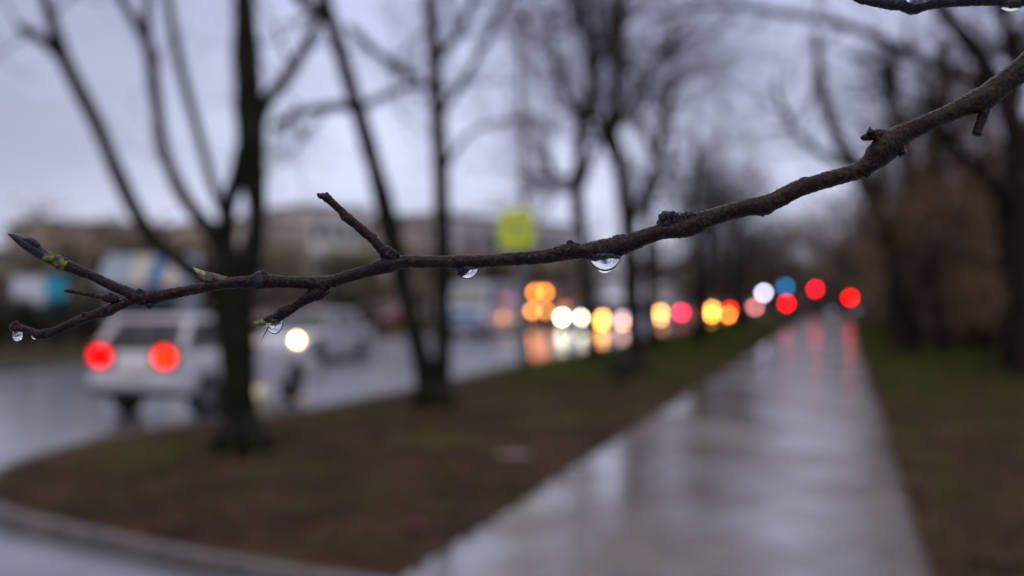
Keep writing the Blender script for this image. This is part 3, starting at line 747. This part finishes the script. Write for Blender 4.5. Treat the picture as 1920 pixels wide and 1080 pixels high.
# oncoming white car
def hl(px, py, d): return at(px, py, d)
p = hl(520, 640, 27.4); s_, t_ = ts(p)
car('white oncoming car with lit yellow headlight, right of the thick tree', 'car', carpos(s_ + 2.1, t_), RZ + PI, 'sedan', (.62, .63, .68), 4.3, 1.76, 1.46, head=[(2.2, 1.6, .75), (1.7, 1.35, .6)], d=27.2, hr=.10, R=20)

def oncoming(label, pxc, d, style, col, head, L=4.3, Wd=1.76, H=1.48, name='car', cat='car', hr=.14, low=None):
    p = at(pxc, Y0, d); s, t = ts(p)
    return car(label, cat, carpos(s + L / 2, t), RZ + PI, style, col, L, Wd, H, head=head, d=d, hr=hr, name=name, low=low)
def away(label, pxc, d, style, col, tail, L=4.3, Wd=1.76, H=1.48, tr=.15, low=None):
    p = at(pxc, Y0, d); s, t = ts(p)
    return car(label, 'car', carpos(s + L / 2, t), RZ, style, col, L, Wd, H, tail=tail, d=d, tr=tr, low=low)
oncoming('oncoming dark hatchback with one amber lamp and one dim mauve lamp', 1148, 56, 'hatch', (.06, .06, .07), [(.40, .25, .32), (1.8, .66, .14)], Wd=1.62, hr=.15, low=[(.8, .38, .22), (1.6, .62, .08)])
oncoming('dark oncoming car with two bright white headlights', 1073, 57.5, 'sedan', (.05, .05, .06), [(2.3, 2.1, 1.6), (2.2, 2.0, 1.5)], Wd=1.70)

oncoming('white box van behind the grey car with amber signal', 1232, 88, 'van', (.55, .50, .52), None, L=5.6, Wd=2.1, H=3.1, name='box_van', cat='van', hr=.17)
away('grey car driving away with amber left signal and pink-red right taillight', 1257, 66, 'sedan', (.2, .2, .22), [(1.7, .66, .16), (1.2, .02, .08)], tr=.17, low=[(1.1, .55, .22), None])
away('dark distant car with amber left signal and red right taillight', 1350, 82, 'hatch', (.07, .07, .08), [(1.7, .60, .12), (1.5, .01, 0)], tr=.2, low=[(1.3, .55, .08), (1.2, .35, .05)])
away('pale distant car with faint pink taillights', 1402, 100, 'hatch', (.5, .45, .47), [(.5, .15, .15), (.42, .12, .12)], tr=.2)
# blue and white van on the far side
def parked(label, pxc, d, style, col, L, Wd, H, name, cat, yaw=0):
    p = at(pxc, Y0, d); return car(label, cat, (p.x, p.y, -.10), RZ + PI + yaw, style, col, L, Wd, H, name=name, d=d)
bv = parked('blue and white minibus near the far kerb, left of the orange lamps', 905, 49, 'van', (.45, .52, .66), 5.4, 2.0, 2.55, 'minibus', 'minibus')
q = MB(); q.box((1.012, 0, .95), (.012, 5.0, .5)); q.box((-1.012, 0, .95), (.012, 5.0, .5)); q.box((0, 2.71, .95), (1.8, .012, .34)); q.build('blue_stripe', paint('blue_band', (.04, .12, .35)), bv, False)
parked('red parked car across the road seen past the twin-stem tree', 725, 60, 'hatch', (.32, .04, .05), 4.2, 1.76, 1.5, 'car', 'car', 0)
parked('red parked estate just right of the twin-stem tree', 868, 66, 'sedan', (.34, .05, .06), 4.4, 1.76, 1.45, 'car', 'car', 0)

# orange-lit works lorry
p = at(1006, Y0, 60.5); s, t = ts(p); tr = empty('works_lorry', carpos(s + 3.4, t), RZ + PI, 'works lorry with cluster of orange warning lamps', 'lorry')
tp = paint('lorry_paint', (.12, .09, .07))
q = MB(); q.prism([(3.4, .45), (3.4, 1.5), (3.15, 2.5), (1.6, 2.5), (1.6, .45)], -1.15, 1.15, 'x'); q.build('cab', tp, tr, True, .06)
q = MB(); q.box((0, -.9, 1.55), (2.3, 4.8, 1.6)); q.build('tipper_body', paint('tipper_paint', (.10, .10, .10)), tr, False, .03)
q = MB(); q.box((0, .2, .6), (1.0, 6.2, .22)); q.build('chassis', M['trim'], tr, False)
q = MB(); q.add([(-1.0, 3.405, 1.55), (1.0, 3.405, 1.55), (.95, 3.21, 2.35), (-.95, 3.21, 2.35)], [(0, 1, 2, 3)]); q.build('windscreen', M['glass'], tr, False)
q = MB(); q.box((0, 3.45, .55), (2.3, .14, .3)); q.build('front_bumper', M['trim'], tr, False, .03)
WHm = wheel_mesh(.48, .3)
for sx in (-1, 1):
    for y in (2.4, -1.2, -2.4):
        w_ = bpy.data.objects.new('wheel', WHm[0]); C.objects.link(w_); w_.parent = tr; w_.location = (sx * 1.0, y, .48); 
        if sx < 0: w_.rotation_euler = (0, 0, PI)
        q_ = bpy.data.objects.new('rim', WHm[1]); C.objects.link(q_); q_.parent = w_
for px, py, cc in ((997, 548, (1.25, .28, .02)), (1018, 548, (1.25, .28, .02)), (993, 583, (1.05, .33, .06)), (1021, 583, (.62, .22, .05))):
    pw = at(px, py, 60.0); b = MB(); lp = tr.matrix_world
    Mx = Matrix.Translation(Vector(tr.location)) @ Matrix.Rotation(tr.rotation_euler.z, 4, 'Z')
    l = Mx.inverted() @ pw; l.y = 3.47 if py > 560 else 3.30
    b.sphere(l, .16, 16, 10, sc=(1, .5, 1)); b.build('warning_lamp', lampE('orange_glow', cc, 60.0, .16), tr)
    if py < 560:
        b = MB(); b.cyl((l.x, l.y - .03, 2.0), (l.x, l.y - .03, l.z), .03, 8); b.build('lamp_bracket', M['trim'], tr)

# parked dark car in the wood on the right, amber lamp
p = at(1850, Y0, 42)
dc = car('dark parked car among the trees at far right with dim orange lamp', 'car', (p.x, p.y, -.012), RZ + PI + .5, 'hatch', (.03, .035, .04), 4.2, 1.76, 1.55, group='parked cars among the trees', head=[None, (.22, .11, .06)], d=41, hr=.11)

# ------------------------------------------------------------------ street furniture
# lamp post with crossing sign
b0 = gnd(985, 681); lp = empty('lamp_post', (b0.x, b0.y, -.012), 0, 'tall grey lamp post carrying the yellow-green board', 'lamp post')
b = MB(); b.tube([(0, 0, 0), (0, 0, 1.2), (-.05, 0, 5), (-.16, 0, 8.3)], [.13, .11, .085, .06], 14); b.build('pole', M['steel'], lp)
b = MB(); b.tube([(-.16, 0, 8.25), (-.10, -.3, 8.55), (-.05, -1.2, 8.75)], [.045, .04, .035], 8); b.build('arm', M['steel'], lp)
b = MB(); b.sphere((-.05, -1.45, 8.75), .4, 14, 9, sc=(.45, 1, .28)); b.build('lamp_head', M['trim'], lp)
b = MB(); b.cyl((0, 0, 0), (0, 0, .5), .17, 14); b.build('base', M['steel'], lp)
DS = b0.y
pc = at(968, 428, DS - .2); sg = empty('crossing_sign', (pc.x, pc.y, pc.z), .0, 'fluorescent yellow-green board with small emblem on the lamp post', 'sign')
def rrect(w, h, r, n=6):
    o = []
    for cx, cy_, a0 in ((w - r, h - r, 0), (-w + r, h - r, PI / 2), (-w + r, -h + r, PI), (w - r, -h + r, 1.5 * PI)):
        o += [(cx + r * math.cos(a0 + PI / 2 * i / n), cy_ + r * math.sin(a0 + PI / 2 * i / n)) for i in range(n + 1)]
    return o
def fluor():
    m = mat('fluorescent_film', (.80, .97, .0), .4, .06, 3); return m
b = MB(); b.prism(rrect(.44, .50, .12), -.02, .02, 'y'); b.build('board', fluor(), sg, False)
b = MB(); b.prism(rrect(.13, .15, .03), -.03, -.0225, 'y'); b.build('emblem', mat('emblem_print', (.42, .30, .36), .4, .1, 4), sg, False)
b = MB(); b.box((.03, .08, .2), (.3, .12, .05)); b.box((.03, .08, -.2), (.3, .12, .05)); b.build('bracket', M['steel'], sg, False)
pc = at(1020, 352, DS); s2 = empty('direction_sign', (pc.x, pc.y, pc.z), 0, 'long grey sign panel high on the lamp post', 'sign')
b = MB(); b.box((0, -.17, 0), (1.35, .06, .42)); b.build('panel', mat('sign_grey', (.38, .40, .48), .5, .15, 3), s2, False, .02)
b = MB(); b.box((-.45, -.07, .1), (.3, .14, .05)); b.box((-.45, -.07, -.1), (.3, .14, .05)); b.build('bracket', M['steel'], s2, False)

# signals at the crossing
def signal(label, px, py, d, col, r=.15, blue=None, name='traffic_signal', cat='traffic signal'):
    p = at(px, py, d); g = empty(name, (p.x, p.y, -.012), RZ, label, cat, 'lights at the far crossing'); z = p.z + .012
    top = z + .35
    b = MB(); b.tube([(0, .12, 0), (0, .12, top)], [.05, .045], 10); b.build('post', M['steel'], g)
    b = MB(); b.box((0, 0, z - .13), (.42, .2, .80)); b.build('housing', M['trim'], g, True, .03)
    b = MB(); b.cyl((0, -.12, z), (0, -.15, z), r, 24); b.build('lens', lampE('signal_glow', col, d, r), g)
    b = MB(); b.cyl((0, -.105, z - .34), (0, -.12, z - .34), .12, 18); b.build('dark_lens', M['glass'], g)
    return g
signal('red signal lamp on post at right edge of the path end', 1594, 558, 84, (1.15, 0, 0), .17)
signal('pinkish red signal lamp on post left of the path end', 1529, 542, 84, (1.2, 0, .02), .17)
signal('low red signal lamp under the blue lit sign', 1475, 569, 80, (1.15, 0, 0), .17)
p = at(1473, 538, 82); g = empty('lit_blue_sign', (p.x, p.y, -.012), RZ, 'round blue illuminated sign above the low red lamp', 'sign'); z = p.z + .012
b = MB(); b.cyl((0, .1, 0), (0, .1, z + .2), .04, 10); b.build('post', M['steel'], g)
b = MB(); b.cyl((0, .02, z), (0, -.02, z), .22, 24); b.build('disc', lampE('blue_glow', (.012, .11, .27), 82, .22), g)
p = at(1432, 549, 78); g = empty('street_lamp', (p.x, p.y, -.012), RZ, 'low lamp with lavender white glow left of the blue sign', 'lamp'); z = p.z + .012
b = MB(); b.tube([(0, .0, 0), (0, .0, z - .1)], [.05, .04], 10); b.build('post', M['steel'], g)
b = MB(); b.sphere((0, 0, z), .16); b.build('globe', lampE('white_glow', (.72, .66, 1.0), 78, .16), g)

# pedestrian far down the path
def person(label, loc, rz, Hs=1.74):
    root = empty('person', loc, rz, label, 'person')
    J = {'pel': (0, 0, .95, .15), 'sp': (0, 0, 1.2, .155), 'ch': (0, .01, 1.4, .17), 'nk': (0, .01, 1.52, .06), 'hd': (0, .03, 1.64, .095), 'tp': (0, .03, 1.73, .07)}
    for s, n in ((-1, 'l'), (1, 'r')):
        f = .16 if s > 0 else -.14
        J.update({n + 'h': (s * .1, 0, .88, .10), n + 'k': (s * .1, f * .6 + .04, .48, .065), n + 'a': (s * .1, f, .09, .045), n + 't': (s * .11, f + .15, .03, .04),
                  n + 's': (s * .19, 0, 1.42, .065), n + 'e': (s * .25, -f * .5, 1.14, .048), n + 'w': (s * .24, -f * .9 + .08, .9, .035), n + 'f': (s * .24, -f + .1, .8, .035)})
    E = [('pel', 'sp'), ('sp', 'ch'), ('ch', 'nk'), ('nk', 'hd'), ('hd', 'tp')]
    for n in 'lr': E += [('pel', n + 'h'), (n + 'h', n + 'k'), (n + 'k', n + 'a'), (n + 'a', n + 't'), ('ch', n + 's'), (n + 's', n + 'e'), (n + 'e', n + 'w'), (n + 'w', n + 'f')]
    ks = list(J); me = bpy.data.meshes.new('body'); me.from_pydata([J[k][:3] for k in ks], [(ks.index(a), ks.index(b)) for a, b in E], [])
    o = bpy.data.objects.new('body', me); C.objects.link(o); o.parent = root
    me.materials.append(mat('dark_coat', (.022, .028, .026), .8, .3, 6)); 
    o.modifiers.new('skin', 'SKIN'); sv = me.skin_vertices[0].data
    for i, k in enumerate(ks): sv[i].radius = (J[k][3], J[k][3] * (.8 if k in ('ch', 'sp', 'pel') else 1)); sv[i].use_root = (i == 0)
    sb = o.modifiers.new('sub', 'SUBSURF'); sb.levels = 2; sb.render_levels = 2
    h = MB(); h.sphere((0, .02, 1.68), .12, sc=(.9, 1, .95)); h.build('hood', mat('hood_cloth', (.03, .03, .035), .8, .2, 5), root)
    return root
pp = st(76, -1.4); person('person in dark coat walking far down the wet path', (pp.x, pp.y, -.004), RZ)

# litter on the verge
def scrap(label, px, py, col, r):
    g = gnd(px, py); b = MB(); vs = []; fs = []; n = 6
    for i in range(n):
        for j in range(n):
            vs.append(((i - 2.5) * r / 3, (j - 2.5) * r / 4, .02 + r * .35 * noise.noise(Vector((i * .9, j * .8, px)))))
    for i in range(n - 1):
        for j in range(n - 1): fs.append((i * n + j, (i + 1) * n + j, (i + 1) * n + j + 1, i * n + j + 1))
    b.add(vs, fs); o = b.build('litter_scrap', mat('scrap', col, .5, .3, 30), smooth=True); o.location = (g.x, g.y, .01); sd = o.modifiers.new('s', 'SOLIDIFY'); sd.thickness = .004
    tag(o, label, 'litter')
scrap('crumpled red scrap lying on the dark verge', 775, 990, (.13, .012, .02), .12)
scrap('pale pinkish paper scrap lying on the verge', 962, 858, (.30, .20, .20), .2)

# ------------------------------------------------------------------ the branch in focus
DB = .32
def dep(px):                      # gentle bow of the branch in depth
    return DB - .011 * max(0, (px - 1250) / 700) ** 2 + .004 * math.sin(px / 310.0)
def livingbark(name, c1, c2, c3, lent, rough=.42):
    m = mat(name, c1, rough, 0, 650, 1.0, 1100, col2=c2, spec=.12, detail=8, lo=.44, hi=.62); n = m.node_tree; L = n.links.new
    b = n.nodes['Principled BSDF']; src = b.inputs['Base Color'].links[0].from_socket; t = n.nodes.new('ShaderNodeTexCoord')
    x = n.nodes.new('ShaderNodeTexNoise'); x.inputs['Scale'].default_value = 90; x.inputs['Detail'].default_value = 3; L(t.outputs['Object'], x.inputs['Vector'])
    r = n.nodes.new('ShaderNodeMapRange'); r.inputs['From Min'].default_value = .44; r.inputs['From Max'].default_value = .62; L(x.outputs['Fac'], r.inputs['Value'])
    k = n.nodes.new('ShaderNodeMix'); k.data_type = 'RGBA'; L(r.outputs[0], k.inputs[0]); L(src, k.inputs[6]); k.inputs[7].default_value = (*c3, 1)
    v = n.nodes.new('ShaderNodeTexVoronoi'); v.inputs['Scale'].default_value = 520; L(t.outputs['Object'], v.inputs['Vector'])
    q = n.nodes.new('ShaderNodeMapRange'); q.inputs['From Min'].default_value = .16; q.inputs['From Max'].default_value = .24; q.inputs['To Min'].default_value = 1; q.inputs['To Max'].default_value = 0
    L(v.outputs['Distance'], q.inputs['Value'])
    k2 = n.nodes.new('ShaderNodeMix'); k2.data_type = 'RGBA'; L(q.outputs[0], k2.inputs[0]); L(k.outputs[2], k2.inputs[6]); k2.inputs[7].default_value = (*lent, 1)
    L(k2.outputs[2], b.inputs['Base Color'])
    b.inputs['Coat Weight'].default_value = .10; b.inputs['Coat Roughness'].default_value = .10
    rr = n.nodes.new('ShaderNodeMapRange'); rr.inputs['From Min'].default_value = .4; rr.inputs['From Max'].default_value = .6; rr.inputs['To Min'].default_value = .18; rr.inputs['To Max'].default_value = .42
    L(x.outputs['Fac'], rr.inputs['Value']); L(rr.outputs[0], b.inputs['Roughness'])
    return m
barkm = livingbark('wet_purple_bark', (.036, .012, .010), (.003, .0015, .0015), (.009, .003, .005), (.055, .028, .020))
barkm.node_tree.nodes['Bump'].inputs['Distance'].default_value = .0006
olivem = livingbark('wet_olive_bark', (.036, .018, .004), (.004, .002, .001), (.012, .004, .003), (.046, .027, .011))
olivem.node_tree.nodes['Bump'].inputs['Distance'].default_value = .0005
darkm = mat('dark_wet_crust', (.012, .010, .030), .25, 0, 1000, 1.0, 1500, col2=(.004, .002, .005), spec=.3, detail=8)
greenm = mat('bud_green', (.16, .22, .04), .4, 0, 1500, .5, 1500, col2=(.07, .08, .02))
palem = mat('bud_scale_pale', (.11, .055, .045), .4, 0, 500, .8, 1300, col2=(.030, .012, .012))
ytipm = mat('bud_tip_yellow', (.34, .36, .12), .4, 0, 700, .5, 1300, col2=(.16, .12, .05))
mossm = mat('moss_yellow', (.15, .14, .018), .6, 0, 480, 1, 1200, col2=(.018, .010, .008), lo=.44, hi=.60)
def bfn(amp=.09, seed=0.0, knots=()):
    def f(p, d, i):
        q = p * 1000
        v = 1 + amp * .9 * noise.noise(q * .30 + Vector((seed, 0, 0))) + amp * 1.1 * noise.noise(q * .9) + amp * .9 * noise.noise(q * 2.3)
        v += amp * .35 * (1 if noise.noise(Vector((q.x * 1.6, q.y * .5, q.z * .5))) > .33 else 0)
        return v
    return f
def twig(name, pts, m, parent, amp=.09, seed=0.0, n=26, off=0.0, step=1.6, doff=0.0):
    cc = catmull([tuple(p) + ((0.0,) if len(p) == 3 else ()) for p in pts], float(step))
    P = [at(c[0], c[1], dep(c[0]) + c[3] + doff) for c in cc]; R = [max(.2, c[2] * ((.94 - .09 * min(1, max(0, (c[0] - 1300) / 300))) if c[2] > 10 else 1)) / F * dep(c[0]) for c in cc]
    b = MB(); b.tube(P, R, n, True, fn=bfn(amp, seed)); return b.build(name, m, parent, fixn=False)
br = empty('twig_branch', tuple(at(960, 485, DB)), 0, 'long wet budding branch in sharp focus across the frame', 'branch')
def inroot(o, root): o.matrix_parent_inverse = Matrix.Translation(-Vector(root.location)); return o
main = [(2060, -60, 29), (2000, 30, 28), (1960, 82, 27), (1925, 122, 26), (1880, 158, 25), (1850, 180, 26), (1800, 203, 21), (1765, 219, 19), (1735, 232, 20), (1700, 248, 22), (1672, 266, 29), (1650, 287, 29), (1630, 307, 22),
        (1605, 321, 19), (1570, 332, 18), (1500, 353, 18), (1450, 378, 19), (1430, 386, 21), (1400, 389, 18), (1340, 406, 18), (1305, 419, 21), (1280, 428, 20), (1240, 434, 16), (1190, 451, 17)]
main2 = [(1200, 448, 17), (1160, 462, 20), (1130, 467, 20), (1095, 472, 16), (1068, 472, 17), (1020, 481, 14), (960, 486, 13), (900, 490, 13), (868, 492, 15), (845, 491, 12.5), (800, 491, 12.5), (755, 491, 13), (725, 497, 16), (700, 505, 13),
        (660, 516, 12), (620, 528, 13), (595, 532, 16), (570, 530, 12), (534, 529, 12), (505, 527, 14), (488, 526, 18), (474, 528, 13), (440, 530, 11.5), (409, 534, 11), (370, 541, 10.5), (330, 549, 10.5), (300, 555, 12), (272, 559, 15), (255, 556, 14),
        (238, 547, 11), (210, 536, 9.5), (176, 519, 9), (150, 508, 9.5), (123, 497, 11.5), (105, 489, 11)]
inroot(twig('stem', main, olivem, br, .06, 1), br)
inroot(twig('stem', main2, barkm, br, .09, 2), br)
inroot(twig('node_ring', [(127, 499, 11), (118, 495, 13), (105, 488, 12.5), (92, 483, 12), (84, 479, 11)], mossm, br, .16, 3), br)
inroot(twig('bud', [(98, 486, 10), (86, 480, 11), (66, 468, 12.5), (50, 458, 11), (36, 450, 8), (24, 443, 4.5), (15, 439, 1)], darkm, br, .08, 4), br)
inroot(twig('bud', [(72, 462, 5, -.001), (60, 452, 6, -.001), (48, 449, 3, -.001), (44, 447, 1, -.001)], darkm, br, .1, 5), br)
inroot(twig('side_twig', [(262, 560, 9), (245, 564, 8.5), (225, 572, 10), (205, 581, 11), (185, 588, 9), (157, 597, 8), (130, 609, 8), (108, 619, 8), (90, 625, 9), (74, 628, 9), (60, 621, 6), (45, 617, 6.5), (32, 614, 9), (24, 611, 8), (20, 607, 4)], barkm, br, .10, 6), br)
inroot(twig('bud', [(222, 562, 6, -.001), (207, 559, 9, -.001), (195, 559, 7, -.001), (188, 560, 2, -.001)], barkm, br, .06, 7), br)
inroot(twig('side_twig', [(196, 559, 5), (175, 554, 4.5), (150, 549, 4), (132, 546, 4), (121, 545, 2.5)], barkm, br, .14, 8), br)
inroot(twig('side_twig', [(740, 487, 13), (728, 476, 14), (716, 466, 11), (700, 449, 8.5), (690, 440, 9), (672, 425, 8.5), (655, 411, 9), (646, 404, 9), (640, 396, 7), (625, 382, 7), (615, 372, 8), (608, 368, 8)], barkm, br, .14, 9), br)
inroot(twig('bud', [(616, 374, 7), (606, 368, 6.5), (600, 367, 5), (595, 363, 2)], darkm, br, .12, 10), br)
inroot(twig('bud', [(612, 372, 5), (613, 365, 5), (611, 361, 2)], darkm, br, .12, 11), br)
inroot(twig('bud', [(703, 448, 6), (701, 442, 5), (697, 440, 2)], darkm, br, .12, 12), br)
inroot(twig('side_twig', [(608, 535, 14), (598, 547, 15), (580, 556, 12), (562, 568, 9), (545, 580, 9), (532, 586, 11), (520, 594, 10), (505, 599, 7.5), (494, 603, 5)], barkm, br, .14, 13), br)
inroot(twig('bud', [(500, 602, 5.5), (490, 605, 5.5), (480, 606, 4), (474, 605, 1)], greenm, br, .08, 14), br)
inroot(twig('bud', [(424, 527, 8), (408, 522, 8), (395, 520, 9), (382, 515, 7.5), (372, 509, 4), (363, 503, 1)], palem, br, .10, 15), br)
inroot(twig('bud_tip', [(386, 517, 5.5, -.0005), (378, 512, 5.5, -.0006), (370, 508, 4, -.0006), (362, 502, 1, -.0006)], ytipm, br, .10, 15.2), br)
inroot(twig('bud', [(400, 523, 6, -.001), (390, 524, 5, -.001), (378, 521, 3, -.001), (370, 517, 1, -.001)], palem, br, .10, 15.5), br)
inroot(twig('bud', [(875, 492, 14), (868, 503, 12), (864, 512, 8), (862, 517, 4)], darkm, br, .12, 16), br)
inroot(twig('bud', [(482, 520, 8, -.002), (487, 527, 11, -.0022), (490, 536, 8, -.002)], darkm, br, .2, 17), br)
inroot(twig('crust', [(1236, 424, 6), (1244, 415, 12), (1258, 411, 14), (1275, 416, 12), (1292, 411, 13), (1306, 409, 11), (1322, 410, 6)], darkm, br, .5, 18, step=1.2), br)
for i_, (x_, y_, r_) in enumerate([(1243, 411, 7), (1253, 405, 7), (1266, 404, 6), (1278, 409, 6), (1290, 404, 7), (1302, 403, 6), (1249, 420, 9), (1285, 425, 9)]):
    inroot(twig('crust', [(x_ - r_ * .6, y_, r_ * .5, -.001), (x_, y_, r_, -.0012), (x_ + r_ * .7, y_ + 1, r_ * .5, -.001)], darkm, br, .45, 40 + i_, n=14, step=1.2), br)
for i_, (x_, y_, r_) in enumerate([(722, 466, 7), (733, 473, 7), (743, 478, 6), (612, 547, 6), (603, 540, 6), (262, 547, 7), (281, 572, 7), (236, 543, 5), (668, 419, 4), (644, 410, 5), (560, 574, 5), (1632, 250, 8), (1650, 262, 11), (1690, 285, 9),
                                    (1625, 325, 8), (1432, 398, 8), (1082, 462, 6), (1170, 452, 6), (1140, 455, 6), (494, 513, 6), (483, 538, 6), (123, 487, 5), (140, 498, 4), (157, 589, 4), (520, 588, 5), (30, 606, 6), (1838, 196, 10), (1772, 210, 8)]):
    inroot(twig('bark_knob', [(x_ - r_ * .9, y_ + .1 * r_, r_ * .35, -.0006), (x_ - r_ * .3, y_, r_ * .95, -.0007), (x_ + r_ * .4, y_ + .2, r_ * .8, -.0007), (x_ + r_, y_ + .4 * r_, r_ * .3, -.0006)], barkm if i_ % 3 else darkm, br, .4, 60 + i_, n=14, step=1.2), br)
inroot(twig('side_twig', [(1862, 178, 20), (1848, 196, 17), (1843, 215, 12), (1836, 235, 10.5), (1832, 248, 10), (1830, 254, 7)], barkm, br, .08, 19), br)
inroot(twig('side_twig', [(1680, 258, 18), (1660, 253, 12), (1643, 252, 9), (1630, 256, 8), (1619, 258, 6), (1614, 258, 2)], barkm, br, .10, 20), br)
inroot(twig('bark_flake', [(1502, 338, 5), (1508, 335, 4), (1515, 333, 2)], darkm, br, .2, 21), br)
inroot(twig('bark_flake', [(1150, 450, 8), (1165, 447, 7), (1178, 449, 4)], darkm, br, .3, 22), br)
inroot(twig('bark_flake', [(1062, 458, 4), (1068, 458, 7), (1078, 459, 4)], barkm, br, .3, 23), br)
b = MB(); b.tube([at(504, 612, DB - .001), at(497, 625, DB - .001), at(489, 640, DB)], [.00022, .00016, .00004], 6); inroot(b.build('hair', barkm, br), br)

b2 = empty('twig_branch', tuple(at(1760, 5, .315)), 0, 'second dark wet branch entering at the top right corner', 'branch')
inroot(twig('stem', [(1592, -8, 4), (1615, -2, 9), (1650, 4, 13), (1690, 8, 15), (1716, 9, 21), (1740, 4, 17), (1790, 0, 15), (1850, -3, 15), (1920, -2, 15), (1990, -5, 16), (2060, -10, 17)], darkm, b2, .12, 30), b2)

# water drops
water = bpy.data.materials.new('water'); water.use_nodes = True
wb_ = water.node_tree.nodes['Principled BSDF']; wb_.inputs['Transmission Weight'].default_value = 1; wb_.inputs['IOR'].default_value = 1.33
wb_.inputs['Roughness'].default_value = 0; wb_.inputs['Base Color'].default_value = (1, 1, 1, 1)
def drop(label, px, py, rx, dn, up, doff=0.0, skew=0.0, taper=.12):
    """pendant drop: widest at py, bottom dn below, top up above"""
    d = dep(px) + doff; c = at(px, py, d); k = d / F; vs = []; fs = []; nu, nv = 32, 24
    for j in range(nv + 1):
        th = PI * j / nv
        for i in range(nu):
            ph = 2 * PI * i / nu; z = math.cos(th); r = math.sin(th)
            zz = z * up if z > 0 else z * dn
            if z < 0: r *= (1 - taper * z * z * (1 + .0 * z))
            x = r * math.cos(ph) * rx + skew * (zz / max(dn, 1)); y = r * math.sin(ph) * rx * .8
            vs.append((x * k, y * k, zz * k))
    for j in range(nv):
        for i in range(nu): fs.append((j * nu + i, (j + 1) * nu + i, (j + 1) * nu + (i + 1) % nu, j * nu + (i + 1) % nu))
    b = MB(); b.add(vs, fs); me = b.mesh('water_drop', water)
    bm = bmesh.new(); bm.from_mesh(me); bmesh.ops.remove_doubles(bm, verts=bm.verts, dist=1e-6); bmesh.ops.recalc_face_normals(bm, faces=bm.faces); bm.to_mesh(me); bm.free()
    o = bpy.data.objects.new('water_drop', me); C.objects.link(o); o.location = c
    tag(o, label, 'drop', 'water drops hanging from the branches'); return o
drop('largest clear drop hanging under the middle of the branch', 1134, 480, 31, 32, 10, 0.0, 0.0, .30)
drop('dark clear drop with bright crescent under a bud, left of the largest drop', 878, 505, 19, 19, 12, .0005, 3)
drop('clear drop under the green-tipped bud with a fine hair', 515, 606, 16, 21, 14)
drop('tiny drop at the lower left twig end', 33, 629, 9, 12, 14)
drop('tiniest drop just right of the one at the twig end', 66, 630, 7, 7, 6)
drop('flat drop on the top right branch near the frame corner', 1897, 8, 22, 12, 8)
drop('drop clinging to the face of the top right branch', 1722, -8, 26, 15, 12, -.0042)
